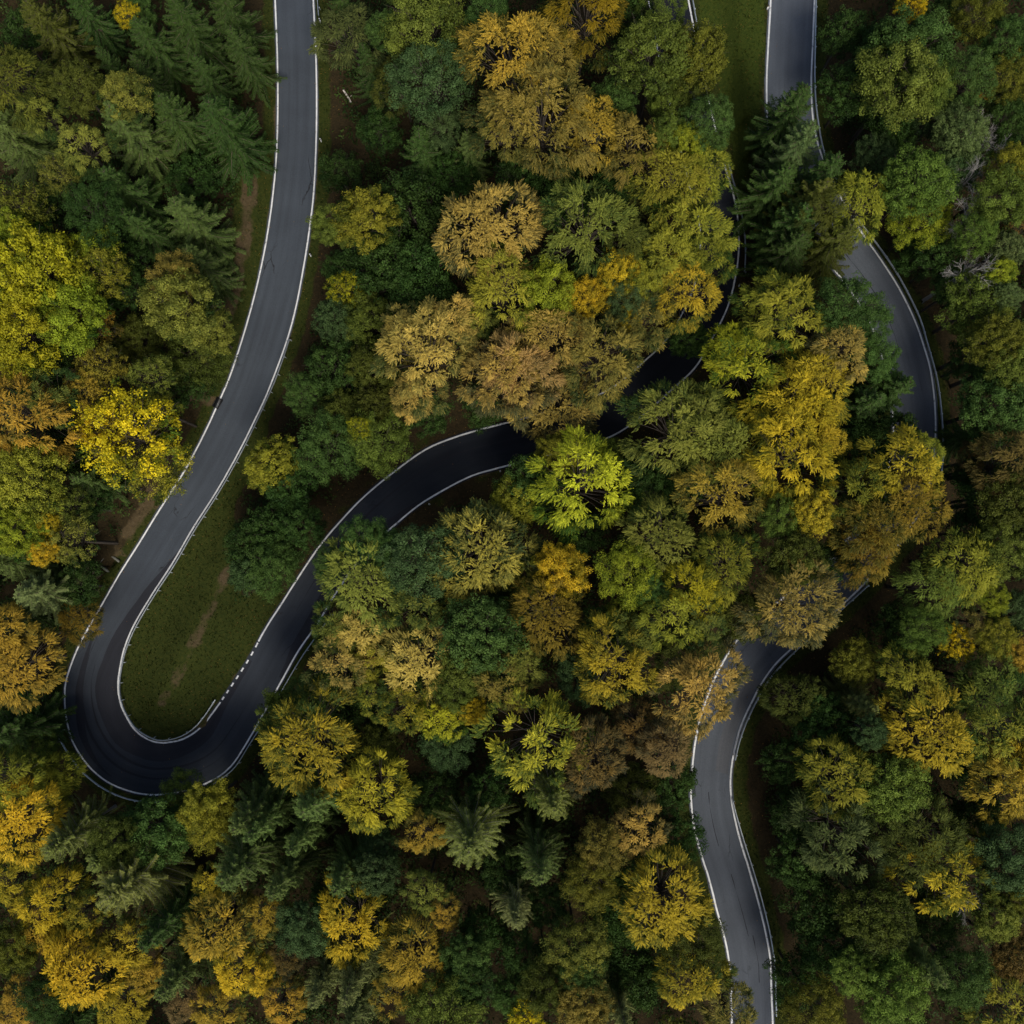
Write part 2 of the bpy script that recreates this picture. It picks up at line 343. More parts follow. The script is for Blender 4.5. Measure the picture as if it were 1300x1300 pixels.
('spruce', 34.31, 43.4, 12.46, 4.0, 17.0, 'dgr', 'large dark green spruce right of the right-hand road, upper part, lower one', 0.71, 0.37),
('spruce', 30.64, 44.33, 8.79, 4.13, 17.0, 'dgr', 'large dark green spruce between the dark middle road and right-hand road, topmost', 0.0, 0.0),
('spruce', 32.36, 39.67, 9.35, 4.22, 17.0, 'dgr', 'large dark green spruce between the dark middle road and right-hand road, second from top', 0.0, 0.0),
('spruce', 34.07, 41.18, 12.21, 4.03, 16.0, 'dol', 'large dark olive spruce right of the right-hand road, upper part', 0.0, 0.0),
('feathery', 35.74, 39.71, 12.47, 2.39, 15.0, 'dol', 'mid-sized dark olive feathery-leaved tree right of the right-hand road, upper part', 0.0, 0.0),
('round', 19.4, 54.07, 9.16, 2.61, 16.0, 'dol', 'mid-sized dark olive round-crowned tree at the top centre, midway', 0.0, 0.0),
('round', 17.71, 52.74, 9.22, 2.27, 15.0, 'ogr', 'small olive-tinted green round-crowned tree at the top centre, midway, topmost', 0.0, 0.0),
('feathery', 36.71, 38.77, 12.53, 2.71, 16.0, 'oye', 'mid-sized yellowish olive feathery-leaved tree right of the right-hand road, upper part', 1.22, 0.69),
('spruce', 36.45, 36.26, 12.3, 4.03, 16.0, 'dol', 'large dark olive spruce between the dark middle road and right-hand road', 0.0, 0.0),
('spruce', 32.16, 36.71, 9.11, 3.96, 16.0, 'dgr', 'large dark green spruce between the dark middle road and right-hand road, lowest', 0.0, 0.0),
('bushy', 38.13, 60.96, 12.24, 2.27, 12.1, 'dgr', 'small dark green bushy tree right of the right-hand road, top corner, left one', 0.0, 0.0),
('round', 43.57, 57.02, 11.56, 3.66, 19.3, 'grn', 'large green round-crowned tree right of the right-hand road, top corner', 0.0, 0.0),
('speckled', 44.45, 62.62, 11.78, 1.71, 14.4, 'yel', 'small bright yellow thin-leaved tree right of the right-hand road, top corner', 0.0, 0.0),
('round', 41.53, 52.08, 12.13, 3.8, 19.4, 'ogr', 'large olive-tinted green round-crowned tree right of the right-hand road, top corner', 0.0, 0.0),
('round', 45.31, 52.54, 11.81, 2.5, 17.8, 'ogr', 'mid-sized olive-tinted green round-crowned tree right of the right-hand road, top corner', 0.0, 0.0),
('bushy', 38.52, 54.15, 12.34, 2.62, 12.1, 'dgr', 'mid-sized dark green bushy tree right of the right-hand road, top corner, lower one', 0.0, 0.0),
('bushy', 41.52, 58.88, 12.05, 2.61, 13.0, 'dgr', 'mid-sized dark green bushy tree right of the right-hand road, top corner, upper one', 0.0, 0.0),
('round', 49.44, 53.17, 11.62, 2.84, 18.2, 'grn', 'mid-sized green round-crowned tree right of the right-hand road, top corner, left one', 0.0, 0.0),
('speckled', 52.24, 53.52, 11.39, 1.38, 13.9, 'org', 'small orange thin-leaved tree right of the right-hand road, top corner', 0.0, 0.0),
('round', 54.2, 57.41, 11.74, 2.5, 17.8, 'grn', 'mid-sized green round-crowned tree right of the right-hand road, top corner, right one', 0.0, 0.0),
('round', 51.08, 60.55, 10.83, 2.53, 17.8, 'ool', 'mid-sized dull olive round-crowned tree right of the right-hand road, top corner, upper one', 0.0, 0.0),
('round', 54.65, 53.58, 11.02, 2.35, 17.6, 'ool', 'mid-sized dull olive round-crowned tree right of the right-hand road, top corner, lower one', 0.0, 0.0),
('round', 48.88, 47.4, 11.57, 2.51, 17.8, 'pal', 'mid-sized pale green round-crowned tree right of the right-hand road, upper part', 0.0, 0.0),
('round', 47.64, 50.25, 11.67, 2.24, 14.0, 'blu', 'small bluish green round-crowned tree right of the right-hand road, upper part, second from left', 0.0, 0.0),
('bare', 52.06, 46.41, 11.52, 2.54, 17.0, 'gry', 'mid-sized grey leafless tree right of the right-hand road, upper part', 0.0, 0.0),
('bare', 49.83, 42.32, 12.32, 1.83, 17.0, 'gry', 'small grey leafless tree right of the right-hand road, upper part, upper one', 0.0, 0.0),
('bare', 49.78, 38.27, 12.35, 2.17, 17.0, 'gry', 'small grey leafless tree right of the right-hand road, upper part, lower one', 0.0, 0.0),
('round', 44.14, 41.67, 12.54, 3.14, 18.6, 'bgr', 'mid-sized bright green round-crowned tree right of the right-hand road, upper part', 0.0, 0.0),
('round', 46.03, 38.63, 12.61, 2.59, 13.2, 'ygr', 'mid-sized yellow-green round-crowned tree right of the right-hand road, upper part', 0.0, 0.0),
('round', 43.87, 42.09, 12.53, 2.08, 12.7, 'bgr', 'small bright green round-crowned tree right of the right-hand road, upper part, left one', 0.0, 0.0),
('round', 41.54, 46.05, 12.47, 2.27, 12.0, 'blu', 'small bluish green round-crowned tree right of the right-hand road, upper part, leftmost', 0.0, 0.0),
('round', 54.37, 42.88, 11.99, 2.5, 17.7, 'oye', 'mid-sized yellowish olive round-crowned tree right of the right-hand road, upper part', 0.0, 0.0),
('round', 52.26, 39.42, 12.52, 2.81, 18.2, 'ogr', 'mid-sized olive-tinted green round-crowned tree right of the right-hand road, upper part', 0.0, 0.0),
('round', 49.99, 35.7, 12.52, 1.99, 17.1, 'bgr', 'small bright green round-crowned tree right of the right-hand road, upper part, right one', 0.0, 0.0),
('round', 53.04, 34.27, 12.51, 1.83, 16.9, 'pal', 'small pale green round-crowned tree right of the right-hand road, upper part', 0.0, 0.0),
('feathery', 55.2, 36.5, 12.56, 1.51, 15.8, 'brn', 'small brownish feathery-leaved tree right of the right-hand road, upper part', 0.0, 0.0),
('bushy', 42.03, 44.22, 12.51, 1.63, 7.2, 'dgr', 'small dark green bushy tree right of the right-hand road, upper part', 0.0, 0.0),
('round', 49.09, 43.84, 12.06, 2.21, 15.0, 'blu', 'small bluish green round-crowned tree right of the right-hand road, upper part, rightmost', 0.0, 0.0),
('round', 55.98, 50.65, 11.35, 2.93, 15.0, 'dgr', 'mid-sized dark green round-crowned tree right of the right-hand road, upper part', 0.0, 0.0),
('bushy', 43.45, 50.65, 12.06, 2.66, 11.0, 'dgr', 'mid-sized dark green bushy tree right of the right-hand road, upper part', 0.0, 0.0),
('bushy', 47.47, 35.93, 12.65, 2.36, 7.2, 'dgr', 'small dark green bushy tree right of the right-hand road, beside its curve, topmost', 0.0, 0.0),
('bushy', 48.52, 34.71, 12.68, 2.11, 11.0, 'dgr', 'small dark green bushy tree right of the right-hand road, beside its curve, second from top', 0.0, 0.0),
('bushy', 49.51, 62.95, 11.07, 2.28, 13.0, 'dgr', 'small dark green bushy tree right of the right-hand road, top corner, right one', 0.0, 0.0),
('round', -55.2, 33.73, 1.38, 5.24, 21.3, 'yto', 'large green and yellow round-crowned tree left of the straight road, midway down, upper one', 0.0, 0.0),
('round', -56.71, 27.53, 2.07, 4.51, 20.4, 'yto', 'large green and yellow round-crowned tree left of the straight road, midway down, lower one', 0.0, 0.0),
('round', -51.43, 29.3, 1.31, 3.64, 19.2, 'ygr', 'mid-sized yellow-green round-crowned tree left of the straight road, midway down', 0.0, 0.0),
('speckled', -48.92, 34.98, 1.66, 2.97, 16.2, 'oye', 'mid-sized yellowish olive thin-leaved tree left of the straight road, midway down', 0.0, 0.0),
('speckled', -49.79, 29.04, 1.48, 2.24, 15.1, 'ooc', 'small olive and ochre thin-leaved tree left of the straight road, midway down', 0.0, 0.0),
('round', -58.61, 38.74, 2.1, 2.72, 18.0, 'ygr', 'mid-sized yellow-green round-crowned tree left of the straight road, upper half', 0.0, 0.0),
('round', -40.37, 34.33, 1.28, 2.56, 17.8, 'ota', 'mid-sized tan-tinged olive round-crowned tree left of the straight road, midway down', 0.0, 0.0),
('round', -38.08, 30.68, 0.96, 3.83, 19.5, 'oli', 'large olive green round-crowned tree left of the straight road, midway down', 0.0, 0.0),
('round', -37.23, 29.15, 0.96, 3.08, 12.6, 'oli', 'mid-sized olive green round-crowned tree left of the straight road, midway down', 0.1, 0.0),
('round', -39.61, 27.0, 1.03, 3.51, 11.0, 'dol', 'mid-sized dark olive round-crowned tree left of the straight road, midway down, right one', 0.0, 0.0),
('spruce', -38.68, 37.4, 0.85, 3.76, 16.1, 'sgr', 'mid-sized mid green spruce left of the straight road, upper half', 0.0, 0.0),
('speckled', -48.77, 23.83, 1.65, 2.6, 15.6, 'oyc', 'mid-sized ochre and yellow thin-leaved tree left of the straight road, midway down', 0.0, 0.0),
('speckled', -50.34, 20.97, 1.89, 2.41, 15.4, 'oyc', 'small ochre and yellow thin-leaved tree left of the straight road, midway down', 0.0, 0.0),
('speckled', -43.16, 22.43, 1.09, 2.43, 15.4, 'oli', 'small olive green thin-leaved tree left of the straight road, midway down', 0.0, 0.0),
('speckled', -45.18, 15.57, 1.38, 4.97, 19.0, 'yel', 'large bright yellow thin-leaved tree left of the straight road, midway down', 0.0, 0.0),
('speckled', -44.8, 11.91, 1.37, 3.3, 11.3, 'oye', 'mid-sized yellowish olive thin-leaved tree left of the straight road, lower part', 0.8, -0.4),
('speckled', -41.81, 18.65, 1.21, 2.06, 14.9, 'oye', 'small yellowish olive thin-leaved tree left of the straight road, midway down', 0.0, 0.0),
('speckled', -48.17, 16.38, 1.58, 2.6, 15.6, 'yel', 'mid-sized bright yellow thin-leaved tree left of the straight road, midway down', 0.0, 0.0),
('feathery', -56.41, 17.54, 2.1, 4.53, 20.3, 'och', 'large orange-ochre feathery-leaved tree left of the straight road, midway down', 0.0, 0.0),
('feathery', -53.68, 20.23, 2.42, 2.74, 17.6, 'oli', 'mid-sized olive green feathery-leaved tree left of the straight road, midway down', 0.0, 0.0),
('round', -55.69, 9.55, 1.9, 4.16, 19.9, 'oye', 'large yellowish olive round-crowned tree left of the straight road, lower part', 0.0, 0.0),
('spruce', -51.42, 10.62, 1.91, 3.53, 15.0, 'sgr', 'mid-sized mid green spruce left of the straight road, lower part, upper one', 0.0, 0.0),
('speckled', -52.63, 7.48, 1.93, 2.05, 14.9, 'ogr', 'small olive-tinted green thin-leaved tree left of the straight road, lower part', 0.0, 0.0),
('round', -46.88, 28.81, 1.3, 2.73, 10.0, 'dol', 'mid-sized dark olive round-crowned tree left of the straight road, midway down, left one', 0.0, 0.0),
('bushy', -48.25, 34.94, 1.74, 2.53, 10.0, 'dgr', 'small dark green bushy tree left of the straight road, midway down, upper one', 0.0, 0.0),
('bushy', -41.82, 23.52, 1.12, 2.58, 8.0, 'dgr', 'small dark green bushy tree left of the straight road, midway down, lower one', 0.0, 0.0),
('bushy', -57.55, 25.85, 2.08, 3.28, 11.0, 'dgr', 'mid-sized dark green bushy tree left of the straight road, midway down', 0.0, 0.0),
('bushy', -47.97, 39.55, 1.42, 2.53, 10.0, 'dgr', 'small dark green bushy tree left of the straight road, upper half, right one', 0.0, 0.0),
('bushy', -54.09, 14.02, 2.03, 2.5, 11.0, 'dgr', 'small dark green bushy tree left of the straight road, lower part, upper one', 0.0, 0.0),
('bushy', -57.05, 45.71, 2.29, 2.32, 10.0, 'dgr', 'small dark green bushy tree left of the straight road, upper half, left one', 0.0, 0.0),
('speckled', -20.45, 33.78, 2.37, 1.89, 12.0, 'yto', 'small green and yellow thin-leaved tree right of the straight road, halfway down', 0.0, 0.0),
('bushy', -14.31, 35.77, 2.76, 3.76, 14.0, 'dgr', 'mid-sized dark green bushy tree right of the straight road, halfway down, second from top', 0.0, 0.0),
('round', -21.64, 30.57, 2.62, 2.66, 12.0, 'blu', 'mid-sized bluish green round-crowned tree right of the straight road, halfway down', 0.0, 0.0),
('round', -17.27, 29.92, 3.19, 3.03, 12.0, 'ogr', 'mid-sized olive-tinted green round-crowned tree right of the straight road, halfway down', 0.0, 0.0),
('bushy', -10.51, 34.52, 4.41, 3.33, 14.0, 'dgr', 'mid-sized dark green bushy tree right of the straight road, halfway down, third from top', 0.0, 0.0),
('feathery', -9.29, 23.89, 6.2, 4.38, 20.1, 'tgo', 'large pale golden feathery-leaved tree right of the straight road, halfway down', 0.0, 0.0),
('feathery', -6.0, 27.56, 6.0, 2.65, 17.5, 'tgo', 'mid-sized pale golden feathery-leaved tree just above the shaded middle road', 0.0, 0.0),
('feathery', -10.46, 19.95, 5.85, 2.4, 17.1, 'tgo', 'mid-sized pale golden feathery-leaved tree between straight and middle roads', 0.0, 0.0),
('feathery', -12.62, 26.58, 5.33, 2.32, 17.0, 'tgo', 'small pale golden feathery-leaved tree right of the straight road, halfway down', 0.0, 0.0),
('feathery', -1.24, 21.7, 6.33, 3.69, 19.0, 'tan', 'large dusty tan feathery-leaved tree just above the shaded middle road, left one', 0.0, 0.0),
('feathery', -1.15, 30.75, 6.88, 4.01, 19.5, 'oye', 'large yellowish olive feathery-leaved tree just above the shaded middle road', 0.0, 0.0),
('feathery', -4.5, 28.31, 5.81, 2.13, 16.7, 'oli', 'small olive green feathery-leaved tree just above the shaded middle road', 0.0, 0.0),
('bushy', -21.78, 24.49, 2.81, 3.07, 11.0, 'dgr', 'mid-sized dark green bushy tree right of the straight road, halfway down, lowest', 0.0, 0.0),
('round', -16.7, 23.87, 4.32, 2.84, 11.0, 'dol', 'mid-sized dark olive round-crowned tree right of the straight road, halfway down', 0.0, 0.0),
('round', -25.9, 21.31, 1.88, 2.42, 10.0, 'grn', 'small green round-crowned tree between straight and middle roads', 0.0, 0.0),
('round', -21.01, 19.29, 3.74, 2.68, 10.0, 'dol', 'mid-sized dark olive round-crowned tree between straight and middle roads', 0.0, 0.0),
('round', -16.15, 19.3, 5.35, 2.45, 10.0, 'dol', 'small dark olive round-crowned tree between straight and middle roads', 0.0, 0.0),
('round', -21.92, 15.08, 4.34, 3.22, 11.0, 'grn', 'mid-sized green round-crowned tree between straight and middle roads', 0.0, 0.0),
('speckled', -17.89, 16.23, 5.27, 1.29, 12.0, 'yto', 'small green and yellow thin-leaved tree between straight and middle roads', 0.0, 0.0),
('round', -15.48, 15.31, 5.58, 3.29, 11.0, 'ogr', 'mid-sized olive-tinted green round-crowned tree between straight and middle roads', 0.0, 0.0),
('round', -28.78, 12.78, 3.28, 3.06, 11.0, 'oye', 'mid-sized yellowish olive round-crowned tree between straight and middle roads', 0.0, 0.0),
('bushy', -27.18, 9.86, 4.24, 2.69, 9.0, 'dgr', 'mid-sized dark green bushy tree between straight and middle roads', 0.0, 0.0),
('bushy', -10.28, 18.28, 5.93, 2.27, 9.0, 'dgr', 'small dark green bushy tree between straight and middle roads', 0.0, 0.0),
('bushy', -3.61, 19.57, 6.28, 2.26, 9.0, 'dgr', 'small dark green bushy tree just above the shaded middle road', 0.0, 0.0),
('bushy', -18.56, 37.1, 2.04, 2.7, 11.0, 'dgr', 'mid-sized dark green bushy tree right of the straight road, halfway down, topmost', 0.0, 0.0),
('bushy', -21.81, 37.65, 1.42, 1.76, 9.0, 'dgr', 'small dark green bushy tree right of the straight road, halfway down', 0.0, 0.0),
('bushy', -32.06, 2.93, 3.62, 2.7, 9.0, 'dgr', 'mid-sized dark green bushy tree beside the hairpin grass, left one', 0.0, 0.0),
('round', -31.76, -0.92, 4.27, 2.3, 9.0, 'blu', 'small bluish green round-crowned tree beside the hairpin grass', 0.0, 0.0),
('bushy', -29.38, 4.66, 4.03, 2.7, 9.0, 'dgr', 'mid-sized dark green bushy tree beside the hairpin grass, right one', 0.0, 0.0),
('bushy', -25.79, 4.81, 4.9, 2.48, 9.0, 'dgr', 'small dark green bushy tree beside the hairpin grass, upper one', 0.0, 0.0),
('round', -29.51, -0.15, 4.6, 2.88, 9.0, 'grn', 'mid-sized green round-crowned tree beside the hairpin grass', 0.0, 0.0),
('bushy', -27.37, 1.96, 4.78, 2.11, 8.0, 'dgr', 'small dark green bushy tree beside the hairpin grass, lower one', 0.0, 0.0),
('round', 3.7, 31.11, 7.08, 2.7, 18.0, 'ygr', 'mid-sized yellow-green round-crowned tree just above the shaded middle road', 0.0, 0.0),
('round', 8.66, 30.04, 6.98, 2.18, 17.3, 'gol', 'small golden yellow round-crowned tree just above the shaded middle road, second from top', 0.0, 0.0),
('round', 12.31, 32.8, 7.7, 2.17, 17.3, 'gol', 'small golden yellow round-crowned tree just above the shaded middle road, topmost', 0.0, 0.0),
('round', 14.24, 32.07, 7.88, 1.91, 17.0, 'oye', 'small yellowish olive round-crowned tree just above the shaded middle road', 0.0, 0.0),
('round', 12.89, 27.81, 7.36, 1.4, 16.3, 'gol', 'small golden yellow round-crowned tree just above the shaded middle road, lowest', 0.0, 0.0),
('round', 13.38, 29.93, 7.47, 2.09, 17.2, 'blu', 'small bluish green round-crowned tree just above the shaded middle road', 0.0, 0.0),
('feathery', 19.21, 31.01, 7.71, 3.13, 18.2, 'goo', 'mid-sized golden olive feathery-leaved tree just above the shaded middle road', 0.0, 0.0),
('feathery', 14.5, 27.23, 7.32, 2.8, 17.7, 'ota', 'mid-sized tan-tinged olive feathery-leaved tree just above the shaded middle road', 0.0, 0.0),
('feathery', 9.67, 24.09, 7.01, 4.18, 19.8, 'ota', 'large tan-tinged olive feathery-leaved tree just above the shaded middle road', 0.0, 0.0),
('feathery', 4.25, 25.5, 6.85, 3.15, 18.2, 'tan', 'mid-sized dusty tan feathery-leaved tree just above the shaded middle road', 0.0, 0.0),
('feathery', 0.53, 22.14, 6.48, 3.51, 18.8, 'tpk', 'mid-sized pinkish tan feathery-leaved tree just above the shaded middle road', 0.0, 0.0),
('feathery', 4.81, 20.94, 6.64, 4.24, 13.5, 'tan', 'large dusty tan feathery-leaved tree just above the shaded middle road, right one', 0.58, -1.7),
('feathery', 17.13, 35.12, 8.42, 2.94, 17.9, 'oye', 'mid-sized yellowish olive feathery-leaved tree at the top centre, lower down, fourth from top', 0.0, 0.0),
('feathery', 13.21, 36.1, 8.34, 2.6, 17.4, 'dol', 'mid-sized dark olive feathery-leaved tree at the top centre, lower down', 0.0, 0.0),
('round', 18.66, 29.2, 7.53, 2.07, 7.7, 'grn', 'small green round-crowned tree in the central wood, upper end, leftmost', 2.47, -1.79),
('feathery', 7.66, 9.16, 7.13, 4.68, 20.5, 'ybr', 'large bright lime-yellow feathery-leaved tree in the central wood, upper middle', 0.0, 0.0),
('round', 10.83, 12.69, 6.96, 2.19, 12.0, 'ogr', 'small olive-tinted green round-crowned tree just below the shaded middle road', 0.0, 0.0),
('round', 2.28, 9.7, 6.34, 3.28, 14.0, 'grn', 'mid-sized green round-crowned tree in the central wood, upper middle', 0.0, 0.0),
('round', 5.62, 12.89, 6.61, 2.35, 14.0, 'oye', 'small yellowish olive round-crowned tree just below the shaded middle road', 0.0, 0.0),
('feathery', 18.12, 15.17, 7.43, 4.5, 20.3, 'oli', 'large olive green feathery-leaved tree just below the shaded middle road', 0.0, 0.0),
('feathery', 23.06, 13.94, 7.93, 3.64, 19.0, 'oli', 'large olive green feathery-leaved tree in the central wood, upper end', 0.0, 0.0),
('feathery', 21.38, 17.25, 7.54, 2.45, 17.2, 'oli', 'mid-sized olive green feathery-leaved tree in the central wood, upper end', 0.0, 0.0),
('feathery', 26.13, 22.21, 8.1, 3.97, 19.5, 'ybr', 'large bright lime-yellow feathery-leaved tree in the central wood, upper end', 0.0, 0.0),
('feathery', 25.05, 24.17, 7.6, 2.45, 17.2, 'ybr', 'mid-sized bright lime-yellow feathery-leaved tree in the central wood, upper end', 0.0, 0.0),
('round', 16.23, 7.87, 8.32, 2.49, 14.0, 'grn', 'mid-sized green round-crowned tree in the central wood, right-hand road side', 0.0, 0.0),
('bushy', 13.84, 11.37, 7.55, 2.57, 11.0, 'dgr', 'mid-sized dark green bushy tree just below the shaded middle road', 0.0, 0.0),
('round', 20.08, 9.62, 8.43, 1.95, 14.0, 'grn', 'small green round-crowned tree in the central wood, right-hand road side, upper one', 0.0, 0.0),
('feathery', 23.12, 7.5, 10.15, 3.73, 19.1, 'och', 'large orange-ochre feathery-leaved tree in the central wood, right-hand road side', 0.0, 0.0),
('feathery', 30.84, 27.8, 8.9, 3.61, 18.9, 'oye', 'large yellowish olive feathery-leaved tree in the central wood, upper end', 0.0, 0.0),
('feathery', 29.03, 30.08, 8.06, 2.78, 17.7, 'oye', 'mid-sized yellowish olive feathery-leaved tree in the central wood, upper end', 0.0, 0.0),
('feathery', 35.99, 23.99, 10.64, 2.88, 17.8, 'tan', 'mid-sized dusty tan feathery-leaved tree in the central wood, upper end', 0.0, 0.0),
('round', 36.46, 28.4, 11.16, 3.01, 18.4, 'grn', 'mid-sized green round-crowned tree in the central wood, upper end', 0.0, 0.0),
('round', 39.62, 26.93, 12.16, 2.23, 14.0, 'grn', 'small green round-crowned tree in the central wood, upper end, second from left', 0.0, 0.0),
('feathery', 33.12, 19.79, 9.86, 3.07, 18.1, 'goo', 'mid-sized golden olive feathery-leaved tree in the central wood, upper end', 0.0, 0.0),
('feathery', 29.95, 16.7, 9.83, 3.91, 19.4, 'gol', 'large golden yellow feathery-leaved tree in the central wood, upper end, upper one', 0.0, 0.0),
('feathery', 30.14, 11.63, 11.31, 4.02, 19.5, 'gol', 'large golden yellow feathery-leaved tree in the central wood, upper end, lower one', 0.0, 0.0),
('feathery', 33.35, 14.05, 11.27, 2.2, 16.8, 'goo', 'small golden olive feathery-leaved tree in the central wood, upper end', 0.0, 0.0),
('spruce', 42.98, 20.25, 12.81, 3.17, 14.0, 'dgr', 'mid-sized dark green spruce in the central wood, upper end', 0.0, 0.0),
('spruce', 39.35, 18.4, 11.94, 3.69, 16.0, 'dgr', 'large dark green spruce in the central wood, upper end', 0.0, 0.0),
('round', 40.29, 23.21, 11.99, 2.17, 13.0, 'grn', 'small green round-crowned tree in the central wood, upper end, rightmost', 0.0, 0.0),
('bushy', 41.46, 14.68, 12.7, 2.8, 12.0, 'dgr', 'mid-sized dark green bushy tree in the central wood, upper end, right one', 0.0, 0.0),
('bushy', 37.94, 13.96, 12.16, 2.81, 12.0, 'dgr', 'mid-sized dark green bushy tree in the central wood, upper end, left one', 0.0, 0.0),
('feathery', 40.88, 9.82, 12.83, 3.64, 19.0, 'goo', 'large golden olive feathery-leaved tree in the central wood, right-hand road side', 0.0, 0.0),
('feathery', 37.23, 8.2, 12.52, 3.16, 18.2, 'oye', 'mid-sized yellowish olive feathery-leaved tree in the central wood, right-hand road side, right one', 0.0, 0.0),
('feathery', 43.58, 11.92, 13.01, 1.84, 16.3, 'oye', 'small yellowish olive feathery-leaved tree right of the right-hand road, below its curve', 0.0, 0.0),
('feathery', 38.23, 4.0, 13.06, 3.47, 18.7, 'ooc', 'large olive and ochre feathery-leaved tree in the central wood, right-hand road side', 0.0, 0.0),
('feathery', 40.92, 5.72, 13.06, 3.47, 18.7, 'ooc', 'large olive and ochre feathery-leaved tree right of the right-hand road, below its curve', 0.08, -0.06),
('feathery', 37.19, 1.36, 13.1, 2.49, 17.2, 'ooc', 'mid-sized olive and ochre feathery-leaved tree right of the right-hand road, below its curve', 0.0, 0.0),
('round', 51.12, 28.49, 12.77, 3.24, 15.0, 'ogr', 'mid-sized olive-tinted green round-crowned tree right of the right-hand road, beside its curve, upper one', 0.0, 0.0),
('round', 51.73, 24.03, 12.88, 2.64, 17.9, 'ool', 'mid-sized dull olive round-crowned tree right of the right-hand road, beside its curve', 0.0, 0.0),
('round', 49.78, 31.12, 12.73, 1.91, 12.0, 'grn', 'small green round-crowned tree right of the right-hand road, beside its curve', 0.0, 0.0),
('round', 52.51, 31.56, 12.61, 1.41, 16.3, 'ygr', 'small yellow-green round-crowned tree right of the right-hand road, beside its curve', 0.0, 0.0),
('round', 53.15, 28.97, 12.71, 1.41, 16.3, 'pal', 'small pale green round-crowned tree right of the right-hand road, beside its curve', 0.0, 0.0),
('bare', 49.97, 32.34, 12.7, 2.34, 17.0, 'gry', 'mid-sized grey leafless tree right of the right-hand road, beside its curve', 0.0, 0.0),
('round', 52.41, 17.39, 12.98, 3.54, 16.4, 'grn', 'large green round-crowned tree right of the right-hand road, beside its curve', 0.0, 0.0),
('spruce', 52.43, 14.89, 13.0, 2.82, 13.7, 'dgr', 'mid-sized dark green spruce right of the right-hand road, beside its curve', 0.0, 0.0),
('feathery', 52.42, 10.67, 13.0, 3.15, 18.2, 'bro', 'mid-sized brown-olive feathery-leaved tree right of the right-hand road, below its curve', 0.0, 0.0),
('feathery', 51.9, 12.03, 13.01, 1.73, 11.9, 'brn', 'small brownish feathery-leaved tree right of the right-hand road, below its curve', 0.0, 0.0),
('round', 52.3, 7.12, 12.97, 3.13, 18.6, 'dol', 'mid-sized dark olive round-crowned tree right of the right-hand road, below its curve', 0.0, 0.0),
('bushy', 51.91, 7.69, 13.0, 2.43, 12.0, 'dgr', 'mid-sized dark green bushy tree right of the right-hand road, below its curve', 0.0, 0.0),
('round', 53.08, 21.87, 12.89, 2.31, 17.5, 'ogr', 'mid-sized olive-tinted green round-crowned tree right of the right-hand road, beside its curve, lower one', 0.0, 0.0),
('bushy', 51.96, 23.04, 12.88, 2.3, 10.0, 'dgr', 'small dark green bushy tree right of the right-hand road, beside its curve, lowest', 0.0, 0.0),
('bushy', 50.54, 3.85, 12.98, 2.26, 12.0, 'dgr', 'small dark green bushy tree right of the right-hand road, below its curve, lower one', 0.0, 0.0),
('bushy', 51.83, 10.99, 13.02, 1.94, 10.0, 'dgr', 'small dark green bushy tree right of the right-hand road, below its curve, upper one', 0.0, 0.0),
('round', -54.39, 4.98, 1.7, 1.37, 16.3, 'gol', 'small golden yellow round-crowned tree left of the straight road, lower part, upper one', 0.0, 0.0),
('round', -54.43, 1.68, 1.79, 1.46, 16.4, 'gol', 'small golden yellow round-crowned tree left of the straight road, lower part, lower one', 0.0, 0.0),
('round', -57.27, 4.39, 2.06, 2.73, 18.0, 'ygr', 'mid-sized yellow-green round-crowned tree left of the straight road, lower part', 0.0, 0.0),
('speckled', -51.77, 3.19, 1.62, 2.97, 16.2, 'oli', 'mid-sized olive green thin-leaved tree left of the straight road, lower part', 0.0, 0.0),
('spruce', -60.22, 0.61, 2.21, 3.51, 15.8, 'sgr', 'mid-sized mid green spruce left of the straight road, lower part, lower one', 0.0, 0.0),
('spruce', -56.47, -3.18, 1.89, 4.37, 17.1, 'fpa', 'large pale grey-green spruce left of the straight road, nearest the hairpin', 0.0, 0.0),
('spruce', -60.9, -5.85, 2.21, 3.3, 15.4, 'dgr', 'mid-sized dark green spruce left of the straight road, nearest the hairpin', 0.0, 0.0),
('feathery', -55.08, -5.57, 1.8, 2.17, 8.2, 'ooc', 'small olive and ochre feathery-leaved tree left of the straight road, nearest the hairpin', 0.88, -0.47),
('feathery', -58.07, -11.4, 2.0, 3.5, 17.4, 'och', 'mid-sized orange-ochre feathery-leaved tree left of the straight road, nearest the hairpin, lower one', 0.0, 0.0),
('feathery', -58.48, -8.33, 1.94, 2.75, 17.6, 'och', 'mid-sized orange-ochre feathery-leaved tree left of the straight road, nearest the hairpin, upper one', 0.0, 0.0),
('spruce', -59.16, -19.18, 2.31, 5.02, 16.8, 'dgr', 'large dark green spruce beside the hairpin grass', 0.0, 0.0),
('round', -57.96, -22.19, 2.44, 2.52, 9.5, 'ogr', 'small olive-tinted green round-crowned tree beside the hairpin grass', 0.0, 0.0),
('bushy', -53.54, -2.4, 1.73, 2.55, 9.0, 'dgr', 'small dark green bushy tree left of the straight road, nearest the hairpin, upper one', 0.0, 0.0),
('round', -55.9, -25.59, 2.55, 2.5, 10.3, 'oye', 'small yellowish olive round-crowned tree beside the hairpin grass', 0.0, 0.0),
('bushy', -52.77, 7.85, 1.95, 2.15, 9.0, 'dgr', 'small dark green bushy tree left of the straight road, lower part, lower one', 0.0, 0.0),
('bushy', -59.7, -16.57, 2.2, 2.3, 11.0, 'dgr', 'small dark green bushy tree left of the straight road, nearest the hairpin, lower one', 0.0, 0.0),
